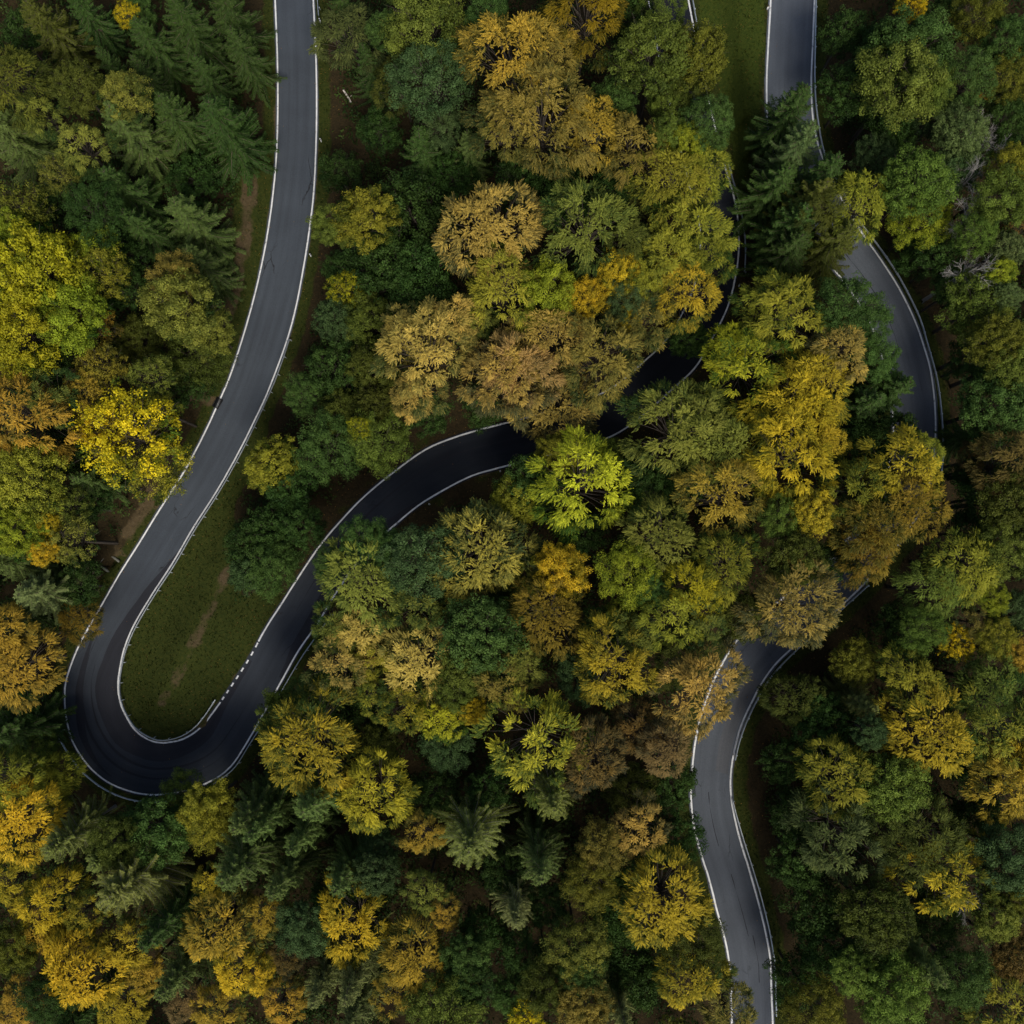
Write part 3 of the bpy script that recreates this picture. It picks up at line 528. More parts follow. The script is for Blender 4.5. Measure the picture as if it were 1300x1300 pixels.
('round', -9.64, 0.47, 5.55, 3.86, 19.5, 'blu', 'large bluish green round-crowned tree in the central wood, hairpin side', 0.0, 0.0),
('round', -16.38, 2.69, 5.17, 2.39, 17.6, 'grn', 'mid-sized green round-crowned tree in the central wood, hairpin side', 0.0, 0.0),
('round', -13.63, 1.8, 5.31, 2.13, 17.3, 'grn', 'small green round-crowned tree in the central wood, hairpin side', 0.0, 0.0),
('feathery', -16.82, -1.56, 5.09, 3.73, 19.1, 'oli', 'large olive green feathery-leaved tree in the central wood, hairpin side', 0.0, 0.0),
('round', -19.46, -0.44, 4.95, 1.69, 16.7, 'grn', 'small green round-crowned tree beside the hairpin grass', -1.0, 0.83),
('feathery', -3.25, 2.49, 6.07, 4.21, 19.8, 'tol', 'large straw-coloured olive feathery-leaved tree in the central wood, upper middle', 0.0, 0.0),
('feathery', -11.07, -4.56, 5.3, 3.02, 18.0, 'oli', 'mid-sized olive green feathery-leaved tree in the central wood, hairpin side', 0.0, 0.0),
('feathery', -16.91, -7.08, 4.83, 2.5, 17.3, 'tgo', 'mid-sized pale golden feathery-leaved tree in the central wood, hairpin side, second from left', 0.0, 0.0),
('feathery', -18.97, -10.59, 4.93, 2.86, 17.8, 'tgo', 'mid-sized pale golden feathery-leaved tree in the central wood, hairpin side, leftmost', 0.0, 0.0),
('feathery', -20.19, -6.65, 4.53, 2.33, 17.0, 'oli', 'small olive green feathery-leaved tree in the central wood, hairpin side', 0.0, 0.0),
('feathery', -15.79, -10.83, 4.58, 2.15, 16.7, 'oye', 'small yellowish olive feathery-leaved tree in the central wood, hairpin side', 0.0, 0.0),
('feathery', -10.44, -10.13, 4.87, 3.38, 18.6, 'tgo', 'mid-sized pale golden feathery-leaved tree in the central wood, hairpin side, rightmost', 0.0, 0.0),
('round', -3.27, -7.28, 6.98, 3.98, 19.7, 'grn', 'large green round-crowned tree in the central wood, lower middle', 0.0, 0.0),
('round', -4.77, -10.97, 6.61, 2.62, 17.9, 'ogr', 'mid-sized olive-tinted green round-crowned tree in the central wood, lower middle', 0.0, 0.0),
('feathery', -1.12, -12.19, 8.18, 2.6, 17.4, 'ota', 'mid-sized tan-tinged olive feathery-leaved tree in the central wood, lower middle', 0.0, 0.0),
('feathery', -11.64, -15.38, 5.37, 2.67, 17.5, 'goo', 'mid-sized golden olive feathery-leaved tree in the central wood, lower left', 0.0, 0.0),
('feathery', -8.16, -16.43, 6.26, 2.12, 16.7, 'ybr', 'small bright lime-yellow feathery-leaved tree in the central wood, lower left', 0.0, 0.0),
('feathery', -14.97, -14.2, 4.66, 1.98, 16.5, 'oye', 'small yellowish olive feathery-leaved tree in the central wood, lower left', 0.0, 0.0),
('round', -6.45, -13.88, 6.29, 2.11, 17.2, 'ogr', 'small olive-tinted green round-crowned tree in the central wood, lower middle', 0.0, 0.0),
('round', -4.08, -15.73, 6.99, 1.49, 16.4, 'gol', 'small golden yellow round-crowned tree in the central wood, lower middle', 0.0, 0.0),
('feathery', -22.72, -18.87, 4.38, 4.45, 20.2, 'goo', 'large golden olive feathery-leaved tree in the central wood, lower left', 0.0, 0.0),
('round', -22.58, -14.51, 4.67, 2.48, 14.0, 'grn', 'mid-sized green round-crowned tree in the central wood, lower left', 0.0, 0.0),
('round', -26.51, -16.39, 4.11, 2.49, 14.0, 'ogr', 'mid-sized olive-tinted green round-crowned tree in the central wood, lower left', 0.0, 0.0),
('bushy', -17.32, -18.38, 4.55, 3.03, 11.0, 'dgr', 'mid-sized dark green bushy tree in the central wood, lower left', 0.0, 0.0),
('round', -7.36, -20.59, 5.89, 2.36, 14.0, 'blu', 'small bluish green round-crowned tree in the central wood, lower left', 0.0, 0.0),
('round', -15.85, -20.61, 5.22, 2.39, 13.0, 'dol', 'small dark olive round-crowned tree in the central wood, lower left', 0.0, 0.0),
('round', 5.76, -0.57, 8.31, 2.67, 18.0, 'gol', 'mid-sized golden yellow round-crowned tree in the central wood, upper middle', 0.0, 0.0),
('feathery', 4.05, -5.12, 8.22, 3.46, 18.7, 'ooc', 'mid-sized olive and ochre feathery-leaved tree in the central wood, lower middle', 0.0, 0.0),
('round', 12.74, -1.24, 9.47, 2.81, 18.2, 'ygr', 'mid-sized yellow-green round-crowned tree in the central wood, right-hand road side', 0.0, 0.0),
('round', 14.92, -2.67, 10.14, 1.7, 16.7, 'grn', 'small green round-crowned tree in the central wood, right-hand road side, lower one', 0.0, 0.0),
('feathery', 16.7, 2.6, 9.36, 3.25, 18.4, 'oli', 'mid-sized olive green feathery-leaved tree in the central wood, right-hand road side', 0.0, 0.0),
('feathery', 23.0, 0.45, 12.18, 2.68, 17.5, 'oye', 'mid-sized yellowish olive feathery-leaved tree in the central wood, right-hand road side, left one', 0.0, 0.0),
('feathery', 19.71, -2.65, 11.84, 2.44, 17.2, 'yto', 'mid-sized green and yellow feathery-leaved tree in the central wood, right-hand road side', 0.0, 0.0),
('feathery', 17.21, -5.39, 11.92, 2.77, 17.7, 'oye', 'mid-sized yellowish olive feathery-leaved tree in the central wood, lower right', 0.0, 0.0),
('feathery', 20.16, -5.96, 12.59, 2.01, 16.5, 'oli', 'small olive green feathery-leaved tree in the central wood, right-hand road side', 0.0, 0.0),
('feathery', 11.55, -9.82, 11.08, 3.54, 18.8, 'goo', 'large golden olive feathery-leaved tree in the central wood, lower right', 0.0, 0.0),
('feathery', 13.67, -7.13, 11.17, 1.95, 16.4, 'oli', 'small olive green feathery-leaved tree in the central wood, lower right', 0.0, 0.0),
('round', 7.46, -12.67, 9.91, 2.3, 13.0, 'blu', 'small bluish green round-crowned tree in the central wood, lower middle', 0.0, 0.0),
('feathery', 19.05, -12.51, 12.97, 3.56, 18.8, 'tan', 'large dusty tan feathery-leaved tree in the central wood, right-hand road side, left one', 0.0, 0.0),
('feathery', 18.1, -9.63, 12.97, 2.2, 15.0, 'dol', 'small dark olive feathery-leaved tree in the central wood, lower right', 0.0, 0.0),
('feathery', 2.52, -18.28, 9.59, 4.25, 19.9, 'ybo', 'large soft yellow feathery-leaved tree in the central wood, lower middle', 0.0, 0.0),
('feathery', 16.33, -18.5, 12.72, 2.5, 17.3, 'rus', 'mid-sized russet feathery-leaved tree in the central wood, lower right', 0.0, 0.0),
('feathery', 8.88, -19.86, 11.8, 2.77, 17.7, 'brn', 'mid-sized brownish feathery-leaved tree in the central wood, lower middle', 0.0, 0.0),
('feathery', 13.78, -17.12, 12.79, 2.58, 14.0, 'brn', 'mid-sized brownish feathery-leaved tree in the central wood, lower right', 0.0, 0.0),
('round', 25.12, -4.9, 12.93, 2.56, 14.0, 'dol', 'mid-sized dark olive round-crowned tree in the central wood, right-hand road side, left one', 0.0, 0.0),
('feathery', 0.43, -11.16, 8.48, 2.08, 16.6, 'oli', 'small olive green feathery-leaved tree in the central wood, lower middle', 0.0, 0.0),
('round', 11.72, -5.13, 10.71, 1.47, 14.0, 'oye', 'small yellowish olive round-crowned tree in the central wood, lower right', 0.0, 0.0),
('bushy', -0.91, -3.59, 6.73, 2.55, 13.0, 'dgr', 'mid-sized dark green bushy tree in the central wood, lower middle', 0.0, 0.0),
('round', 0.0, 7.29, 6.27, 2.54, 14.0, 'oye', 'mid-sized yellowish olive round-crowned tree in the central wood, upper middle', 0.0, 0.0),
('bushy', 8.25, 3.7, 7.8, 2.38, 11.0, 'dgr', 'small dark green bushy tree in the central wood, upper middle', 0.0, 0.0),
('bushy', 10.67, -7.07, 10.56, 2.14, 11.0, 'dgr', 'small dark green bushy tree in the central wood, lower right', 0.0, 0.0),
('round', 0.9, -0.86, 7.03, 2.34, 14.0, 'oli', 'small olive green round-crowned tree in the central wood, upper middle', 0.0, 0.0),
('round', 28.54, 5.48, 11.54, 2.01, 17.1, 'bgr', 'small bright green round-crowned tree in the central wood, right-hand road side', 0.0, 0.0),
('round', 32.07, 5.43, 12.58, 2.16, 17.3, 'goo', 'small golden olive round-crowned tree in the central wood, right-hand road side', 0.0, 0.0),
('feathery', 29.76, -4.23, 13.15, 3.79, 19.2, 'tan', 'large dusty tan feathery-leaved tree in the central wood, right-hand road side, right one', 0.0, 0.0),
('round', 30.14, 0.45, 12.8, 2.48, 17.7, 'dol', 'mid-sized dark olive round-crowned tree in the central wood, right-hand road side, right one', 0.0, 0.0),
('bushy', 35.29, 0.47, 13.1, 2.08, 12.0, 'dgr', 'small dark green bushy tree in the central wood, right-hand road side', 0.0, 0.0),
('feathery', 47.63, 0.7, 13.05, 2.99, 18.0, 'oye', 'mid-sized yellowish olive feathery-leaved tree right of the right-hand road, below its curve', 0.0, 0.0),
('feathery', 44.76, -2.28, 13.07, 2.49, 17.2, 'ogr', 'mid-sized olive-tinted green feathery-leaved tree right of the right-hand road, below its curve', 0.0, 0.0),
('round', 51.71, 1.52, 12.74, 2.65, 17.9, 'ogr', 'mid-sized olive-tinted green round-crowned tree right of the right-hand road, below its curve', 0.0, 0.0),
('round', 50.7, -3.03, 12.79, 1.41, 16.3, 'ygr', 'small yellow-green round-crowned tree right of the right-hand road, below its curve', 0.0, 0.0),
('round', 43.28, -6.79, 12.95, 2.15, 17.3, 'bgr', 'small bright green round-crowned tree right of the right-hand road, by its inside bend', 0.0, 0.0),
('speckled', 47.85, -8.24, 12.43, 1.79, 14.5, 'yel', 'small bright yellow thin-leaved tree right of the right-hand road, by its inside bend', 0.0, 0.0),
('feathery', 49.44, -5.82, 12.26, 1.51, 15.8, 'ota', 'small tan-tinged olive feathery-leaved tree right of the right-hand road, by its inside bend', 0.0, 0.0),
('round', 51.27, -7.75, 12.18, 1.83, 16.9, 'oye', 'small yellowish olive round-crowned tree right of the right-hand road, by its inside bend', 0.0, 0.0),
('round', 37.75, -9.95, 13.09, 2.25, 12.0, 'ool', 'small dull olive round-crowned tree right of the right-hand road, by its inside bend', 0.0, 0.0),
('spruce', 37.95, -14.61, 13.49, 3.13, 15.2, 'sol', 'mid-sized pale olive spruce right of the right-hand road, by its inside bend', 0.0, 0.0),
('feathery', 31.24, -13.93, 13.2, 2.44, 12.0, 'dol', 'mid-sized dark olive feathery-leaved tree right of the right-hand road, by its inside bend', 0.0, 0.0),
('feathery', 43.43, -16.33, 12.83, 3.81, 19.2, 'goo', 'large golden olive feathery-leaved tree right of the right-hand road, by its inside bend', 0.0, 0.0),
('feathery', 42.34, -12.16, 13.0, 2.5, 17.2, 'oye', 'mid-sized yellowish olive feathery-leaved tree right of the right-hand road, by its inside bend', 0.0, 0.0),
('feathery', 50.88, -15.95, 12.78, 3.65, 19.0, 'oye', 'large yellowish olive feathery-leaved tree right of the right-hand road, by its inside bend', 0.0, 0.0),
('feathery', 50.46, -12.23, 12.31, 2.68, 17.5, 'ogr', 'mid-sized olive-tinted green feathery-leaved tree right of the right-hand road, by its inside bend', 0.0, 0.0),
('round', 37.16, -16.93, 13.47, 1.57, 16.5, 'blu', 'small bluish green round-crowned tree right of the right-hand road, by its inside bend, left one', 0.0, 0.0),
('round', 53.54, -9.07, 12.38, 1.5, 16.5, 'och', 'small orange-ochre round-crowned tree right of the right-hand road, by its inside bend', 0.0, 0.0),
('bushy', 34.45, -18.45, 13.15, 2.78, 12.0, 'dgr', 'mid-sized dark green bushy tree right of the right-hand road, by its inside bend, lower one', 0.0, 0.0),
('bushy', 42.77, -6.76, 12.98, 2.46, 11.0, 'dgr', 'mid-sized dark green bushy tree right of the right-hand road, by its inside bend, upper one', 0.0, 0.0),
('bushy', 42.37, -11.14, 13.1, 2.25, 12.0, 'dgr', 'small dark green bushy tree right of the right-hand road, by its inside bend, right one', 0.0, 0.0),
('feathery', 53.61, -20.08, 11.83, 2.19, 16.8, 'gol', 'small golden yellow feathery-leaved tree right of the right-hand road, lower part, upper one', 0.0, 0.0),
('bushy', 33.3, -15.95, 13.21, 2.1, 11.0, 'dgr', 'small dark green bushy tree right of the right-hand road, by its inside bend, left one', 0.0, 0.0),
('bushy', 50.6, -20.87, 12.29, 2.47, 11.0, 'dgr', 'mid-sized dark green bushy tree right of the right-hand road, lower part, second from left', 0.0, 0.0),
('round', 53.97, -5.06, 12.87, 2.22, 14.0, 'blu', 'small bluish green round-crowned tree right of the right-hand road, by its inside bend, right one', 0.0, 0.0),
('feathery', -56.49, -29.42, 2.71, 3.28, 18.4, 'gol', 'mid-sized golden yellow feathery-leaved tree below the hairpin, left edge', 0.0, 0.0),
('feathery', -55.56, -25.92, 2.58, 3.05, 12.3, 'oye', 'mid-sized yellowish olive feathery-leaved tree beside the hairpin grass, right one', 0.0, 0.0),
('feathery', -57.11, -24.03, 2.5, 2.91, 17.9, 'oye', 'mid-sized yellowish olive feathery-leaved tree beside the hairpin grass, left one', 0.0, 0.0),
('starburst', -50.9, -30.6, 2.76, 3.89, 19.7, 'fpa', 'large pale grey-green starburst conifer below the hairpin, left edge, left one', 0.0, 0.0),
('starburst', -43.33, -35.76, 3.4, 5.17, 21.2, 'fpa', 'large pale grey-green starburst conifer below the hairpin, left edge, right one', 0.0, 0.0),
('starburst', -46.25, -33.27, 3.02, 3.13, 18.8, 'fpa', 'mid-sized pale grey-green starburst conifer below the hairpin, left edge', 0.0, 0.0),
('round', -41.16, -30.29, 3.13, 3.53, 15.0, 'grn', 'mid-sized green round-crowned tree below the hairpin, close beneath it', 0.0, 0.0),
('round', -35.24, -27.35, 3.36, 2.58, 15.0, 'oye', 'mid-sized yellowish olive round-crowned tree below the hairpin, close beneath it, upper one', 0.0, 0.0),
('round', -35.21, -29.87, 3.33, 2.58, 15.0, 'oye', 'mid-sized yellowish olive round-crowned tree below the hairpin, close beneath it, lower one', 0.0, 0.0),
('round', -39.33, -28.76, 3.21, 1.93, 8.8, 'ogr', 'small olive-tinted green round-crowned tree below the hairpin, close beneath it', -0.71, 1.76),
('feathery', -57.26, -35.54, 2.42, 2.36, 17.0, 'goo', 'small golden olive feathery-leaved tree below the hairpin, left edge', 0.0, 0.0),
('feathery', -52.72, -38.33, 2.54, 2.82, 17.7, 'gol', 'mid-sized golden yellow feathery-leaved tree below the hairpin, bottom left corner, upper one', 0.0, 0.0),
('feathery', -54.05, -41.25, 2.63, 2.04, 16.6, 'ogo', 'small ochre gold feathery-leaved tree below the hairpin, bottom left corner', 0.0, 0.0),
('feathery', -48.51, -38.78, 3.14, 2.11, 16.7, 'goo', 'small golden olive feathery-leaved tree below the hairpin, bottom left corner, topmost', 0.0, 0.0),
('feathery', -47.71, -44.79, 3.51, 3.56, 18.8, 'gol', 'mid-sized golden yellow feathery-leaved tree below the hairpin, bottom left corner, lower one', 0.0, 0.0),
('feathery', -50.3, -43.08, 3.04, 2.19, 16.8, 'gol', 'small golden yellow feathery-leaved tree below the hairpin, bottom left corner', 0.0, 0.0),
('feathery', -43.63, -42.82, 2.96, 2.35, 17.0, 'goo', 'small golden olive feathery-leaved tree below the hairpin, bottom left corner, second from top', 0.0, 0.0),
('feathery', -41.87, -46.04, 2.98, 1.88, 16.3, 'och', 'small orange-ochre feathery-leaved tree below the hairpin, bottom left corner, right one', 0.0, 0.0),
('spruce', -39.24, -40.4, 3.4, 4.01, 22.2, 'dgr', 'large dark green spruce below the hairpin, near the bottom edge', 0.0, 0.0),
('spruce', -37.37, -45.31, 3.57, 3.79, 21.9, 'sgr', 'large mid green spruce below the hairpin, near the bottom edge', 0.0, 0.0),
('feathery', -32.16, -39.73, 3.74, 3.4, 18.6, 'ogo', 'mid-sized ochre gold feathery-leaved tree below the hairpin, near the bottom edge', 0.0, 0.0),
('feathery', -30.18, -45.04, 4.83, 2.39, 17.1, 'gol', 'small golden yellow feathery-leaved tree below the hairpin, near the bottom edge, left one', 0.0, 0.0),
('spruce', -30.37, -32.95, 4.17, 4.85, 23.3, 'sgr', 'large mid green spruce below the hairpin, close beneath it, lowest', 0.0, 0.0),
('spruce', -29.68, -27.99, 3.62, 4.01, 22.2, 'sgr', 'large mid green spruce below the hairpin, close beneath it, topmost', 0.0, 0.0),
('feathery', -37.1, -49.0, 3.9, 1.71, 16.1, 'rus', 'small russet feathery-leaved tree below the hairpin, near the bottom edge', 0.0, 0.0),
('feathery', -33.19, -49.14, 4.34, 2.17, 16.7, 'ogo', 'small ochre gold feathery-leaved tree below the hairpin, near the bottom edge, lowest', 0.0, 0.0),
('feathery', -43.82, -49.38, 3.36, 2.18, 16.8, 'goo', 'small golden olive feathery-leaved tree below the hairpin, bottom left corner, lowest', 0.0, 0.0),
('round', -51.58, -47.98, 3.85, 2.51, 17.8, 'dgr', 'mid-sized dark green round-crowned tree below the hairpin, bottom left corner', 0.0, 0.0),
('feathery', -55.76, -49.01, 3.54, 1.95, 16.4, 'och', 'small orange-ochre feathery-leaved tree below the hairpin, bottom left corner, left one', 0.0, 0.0),
('round', -56.3, -42.87, 3.06, 2.52, 17.8, 'ool', 'mid-sized dull olive round-crowned tree below the hairpin, bottom left corner', 0.0, 0.0),
('spruce', -49.33, -51.0, 4.01, 2.91, 20.8, 'dgr', 'mid-sized dark green spruce below the hairpin, bottom left corner', 0.0, 0.0),
('round', -44.85, -30.65, 2.97, 2.53, 17.8, 'dol', 'mid-sized dark olive round-crowned tree below the hairpin, left edge', 0.0, 0.0),
('feathery', -34.15, -35.67, 3.22, 1.72, 16.1, 'goo', 'small golden olive feathery-leaved tree below the hairpin, near the bottom edge', 0.0, 0.0),
('spruce', -21.97, -26.35, 4.66, 4.4, 22.7, 'sgr', 'large mid green spruce in the bottom wood, upper left, upper one', 0.0, 0.0),
('spruce', -23.74, -30.13, 4.26, 3.12, 21.1, 'sgr', 'mid-sized mid green spruce in the bottom wood, upper left, upper one', 0.0, 0.0),
('spruce', -28.22, -28.41, 3.5, 3.79, 21.9, 'sgr', 'large mid green spruce below the hairpin, close beneath it, second from top', 0.0, 0.0),
('feathery', -15.06, -25.15, 5.28, 3.36, 18.5, 'ybo', 'mid-sized soft yellow feathery-leaved tree in the bottom wood, upper left', 0.0, 0.0),
('feathery', -10.26, -29.3, 6.74, 1.82, 16.2, 'och', 'small orange-ochre feathery-leaved tree in the bottom wood, upper left', 0.0, 0.0),
('starburst', -4.46, -28.93, 8.31, 4.43, 20.3, 'fpa', 'large pale grey-green starburst conifer in the bottom wood, upper left', 0.0, 0.0),
('spruce', -25.48, -35.19, 4.73, 3.54, 21.6, 'sgr', 'mid-sized mid green spruce in the bottom wood, upper left, lower one', 0.0, 0.0),
('spruce', -18.7, -34.63, 4.65, 3.76, 21.9, 'sgr', 'large mid green spruce in the bottom wood, upper left, lower one', 0.0, 0.0),
('round', -15.32, -34.04, 5.2, 2.3, 17.5, 'blu', 'small bluish green round-crowned tree in the bottom wood, upper left, lower one', 0.0, 0.0),
('round', -15.05, -32.36, 5.21, 2.0, 14.0, 'blu', 'small bluish green round-crowned tree in the bottom wood, upper left, upper one', 0.0, 0.0),
('feathery', -17.37, -39.0, 5.4, 3.43, 18.6, 'gol', 'mid-sized golden yellow feathery-leaved tree in the bottom wood, lower left', 0.0, 0.0),
('round', -22.99, -39.39, 5.1, 2.66, 18.0, 'blu', 'mid-sized bluish green round-crowned tree in the bottom wood, lower left', 0.0, 0.0),
('spruce', -21.05, -45.89, 4.98, 3.53, 21.6, 'fgr', 'mid-sized greyish green spruce in the bottom wood, lower left, upper one', 0.0, 0.0),
('spruce', -17.33, -44.53, 6.12, 3.71, 21.8, 'fgr', 'large greyish green spruce in the bottom wood, lower left', 0.0, 0.0),
('spruce', -17.31, -49.12, 6.33, 3.28, 21.3, 'fgr', 'mid-sized greyish green spruce in the bottom wood, lower left, lower one', 0.0, 0.0),
('feathery', -10.44, -42.02, 8.11, 2.84, 17.8, 'ogo', 'mid-sized ochre gold feathery-leaved tree in the bottom wood, lower left', 0.0, 0.0),
('feathery', -9.47, -35.73, 7.39, 1.96, 16.4, 'oli', 'small olive green feathery-leaved tree in the bottom wood, upper left', 0.0, 0.0),
('feathery', -7.03, -37.46, 8.01, 1.5, 15.8, 'och', 'small orange-ochre feathery-leaved tree in the bottom wood, lower left', 0.0, 0.0),
('feathery', -13.07, -46.52, 7.72, 1.96, 16.4, 'ogo', 'small ochre gold feathery-leaved tree in the bottom wood, lower left', 0.0, 0.0),
('feathery', -25.64, -48.19, 4.78, 2.16, 16.7, 'ogo', 'small ochre gold feathery-leaved tree below the hairpin, near the bottom edge, second from top', 0.0, 0.0),
('feathery', -25.11, -44.12, 4.48, 1.7, 16.1, 'brn', 'small brownish feathery-leaved tree in the bottom wood, lower left', 0.0, 0.0),
('feathery', -27.84, -39.23, 4.38, 1.71, 16.1, 'ogo', 'small ochre gold feathery-leaved tree below the hairpin, near the bottom edge, topmost', 0.0, 0.0),
('feathery', -28.27, -45.38, 4.88, 1.54, 15.8, 'gol', 'small golden yellow feathery-leaved tree below the hairpin, near the bottom edge, right one', 0.0, 0.0),
('round', -5.21, -41.58, 8.86, 2.06, 17.2, 'grn', 'small green round-crowned tree in the bottom wood, lower left', 0.0, 0.0),
('round', -6.65, -46.47, 9.13, 3.24, 18.7, 'ogr', 'mid-sized olive-tinted green round-crowned tree in the bottom wood, lower left', 0.0, 0.0),
('round', -4.6, -43.93, 9.05, 2.23, 17.4, 'dgr', 'small dark green round-crowned tree in the bottom wood, lower left', 0.0, 0.0),
('starburst', 4.31, -24.62, 11.11, 3.45, 19.1, 'fgr', 'large greyish green starburst conifer in the bottom wood, upper right', 0.0, 0.0),
('spruce', 2.95, -31.65, 10.68, 3.98, 22.2, 'sgr', 'large mid green spruce in the bottom wood, upper right', 0.0, 0.0),
('starburst', 0.42, -36.58, 10.15, 3.12, 18.7, 'fpl', 'mid-sized silvery starburst conifer in the bottom wood, lower right', 0.0, 0.0),
('feathery', 13.17, -27.09, 12.47, 2.51, 17.3, 'tan', 'mid-sized dusty tan feathery-leaved tree in the bottom wood, upper right', 0.0, 0.0),
('round', 9.6, -29.47, 11.89, 2.34, 17.5, 'ota', 'mid-sized tan-tinged olive round-crowned tree in the bottom wood, upper right', 0.0, 0.0),
('round', 8.02, -32.5, 12.01, 2.33, 17.5, 'ool', 'mid-sized dull olive round-crowned tree in the bottom wood, upper right', 0.0, 0.0),
('feathery', 15.6, -34.03, 13.5, 3.46, 18.7, 'goo', 'large golden olive feathery-leaved tree in the bottom wood, lower right', 0.0, 0.0),
('round', 6.72, -39.49, 11.36, 2.68, 18.0, 'oli', 'mid-sized olive green round-crowned tree in the bottom wood, lower right', 0.0, 0.0),
('round', 7.46, -44.28, 12.18, 2.66, 18.0, 'ota', 'mid-sized tan-tinged olive round-crowned tree in the bottom wood, lower right', 0.0, 0.0),
('round', 6.93, -41.92, 11.95, 2.17, 17.3, 'grn', 'small green round-crowned tree in the bottom wood, lower right, right one', 0.0, 0.0),
('spruce', 11.27, -45.49, 13.01, 2.55, 20.3, 'fgr', 'mid-sized greyish green spruce in the bottom wood, lower right', 0.0, 0.0),
('feathery', 19.06, -42.07, 13.09, 2.82, 17.7, 'goo', 'mid-sized golden olive feathery-leaved tree in the bottom wood, lower right', 0.0, 0.0),
('round', 18.16, -38.24, 13.16, 2.47, 17.7, 'dol', 'mid-sized dark olive round-crowned tree in the bottom wood, lower right, right one', 0.0, 0.0),
('feathery', 22.03, -45.41, 13.32, 2.32, 17.0, 'ota', 'mid-sized tan-tinged olive feathery-leaved tree in the bottom wood, lower right', 0.0, 0.0),
('speckled', 1.85, -47.9, 10.64, 1.9, 14.7, 'yel', 'small bright yellow thin-leaved tree in the bottom wood, lower right', 0.0, 0.0),
('bushy', 3.94, -37.55, 10.74, 2.14, 11.0, 'dgr', 'small dark green bushy tree in the bottom wood, lower right, rightmost', 0.0, 0.0),
('bushy', 11.37, -37.37, 12.78, 2.37, 11.0, 'dgr', 'mid-sized dark green bushy tree in the bottom wood, lower right, topmost', 0.0, 0.0),
('bushy', 12.09, -41.11, 12.61, 2.82, 11.0, 'dgr', 'mid-sized dark green bushy tree in the bottom wood, lower right, second from top', 0.0, 0.0),
('round', 3.44, -43.37, 11.24, 2.35, 17.6, 'dol', 'mid-sized dark olive round-crowned tree in the bottom wood, lower right, left one', 0.0, 0.0),
('bushy', 1.73, -42.28, 10.97, 2.3, 12.0, 'dgr', 'small dark green bushy tree in the bottom wood, lower right, second from left', 0.0, 0.0),
('bushy', 13.34, -32.79, 13.17, 2.45, 11.0, 'dgr', 'mid-sized dark green bushy tree in the bottom wood, upper right', 0.0, 0.0),
('bushy', 13.78, -44.72, 13.11, 2.79, 12.0, 'dgr', 'mid-sized dark green bushy tree in the bottom wood, lower right, lowest', 0.0, 0.0),
('round', 0.43, -46.5, 10.24, 2.11, 13.0, 'grn', 'small green round-crowned tree in the bottom wood, lower right, left one', 0.0, 0.0),
('bushy', 17.43, -23.89, 13.21, 2.38, 10.0, 'dgr', 'mid-sized dark green bushy tree in the central wood, lower right', 0.0, 0.0),
('round', 13.36, -24.5, 12.26, 2.27, 12.0, 'dol', 'small dark olive round-crowned tree in the bottom wood, upper right', 0.0, 0.0),
('bushy', 18.22, -29.7, 13.24, 2.31, 9.0, 'dgr', 'small dark green bushy tree in the bottom wood, upper right, right one', 0.0, 0.0),
('bushy', -2.69, -25.07, 8.65, 2.37, 11.0, 'dgr', 'small dark green bushy tree in the central wood, lower middle', 0.0, 0.0),
('bushy', -0.89, -34.44, 9.62, 2.16, 11.0, 'dgr', 'small dark green bushy tree in the bottom wood, upper right, left one', 0.0, 0.0),
('bushy', -8.74, -26.59, 6.8, 2.42, 10.0, 'dgr', 'small dark green bushy tree in the bottom wood, upper left, right one', 0.0, 0.0),
('bushy', -21.1, -37.98, 5.32, 2.24, 11.0, 'dgr', 'small dark green bushy tree in the bottom wood, upper left, left one', 0.0, 0.0),
('bushy', -2.66, -40.62, 9.46, 2.35, 11.0, 'dgr', 'small dark green bushy tree in the bottom wood, lower right, leftmost', 0.0, 0.0),
('feathery', 34.05, -22.09, 12.77, 3.07, 18.1, 'oye', 'mid-sized yellowish olive feathery-leaved tree right of the right-hand road, lower part', 0.0, 0.0),
('round', 39.5, -22.33, 12.8, 2.97, 18.4, 'ogr', 'mid-sized olive-tinted green round-crowned tree right of the right-hand road, lower part', 0.0, 0.0),
('feathery', 33.99, -27.48, 12.88, 3.64, 19.0, 'sol', 'large pale olive feathery-leaved tree right of the right-hand road, lower part', 0.0, 0.0),
('feathery', 44.89, -31.91, 12.49, 3.65, 19.0, 'gol', 'large golden yellow feathery-leaved tree right of the right-hand road, lower part', 0.0, 0.0),
('feathery', 43.02, -27.79, 13.17, 3.14, 18.2, 'dol', 'mid-sized dark olive feathery-leaved tree right of the right-hand road, lower part, right one', 0.0, 0.0),
('feathery', 48.79, -29.54, 12.85, 1.67, 16.0, 'gol', 'small golden yellow feathery-leaved tree right of the right-hand road, lower part, lower one', 0.0, 0.0),
('feathery', 51.87, -22.65, 11.9, 3.35, 18.5, 'ogo', 'mid-sized ochre gold feathery-leaved tree right of the right-hand road, lower part', 0.0, 0.0),
('round', 51.23, -29.63, 12.99, 3.13, 18.6, 'blu', 'mid-sized bluish green round-crowned tree right of the right-hand road, lower part', 0.0, 0.0),
('round', 37.09, -35.24, 13.47, 3.27, 18.8, 'dol', 'mid-sized dark olive round-crowned tree right of the right-hand road, bottom corner', 0.0, 0.0),
('round', 49.65, -36.09, 12.8, 2.32, 17.5, 'oli', 'mid-sized olive green round-crowned tree right of the right-hand road, bottom corner', 0.0, 0.0),
('bare', 47.55, -35.05, 12.46, 1.83, 17.0, 'gry', 'small grey leafless tree right of the right-hand road, bottom corner', 0.0, 0.0),
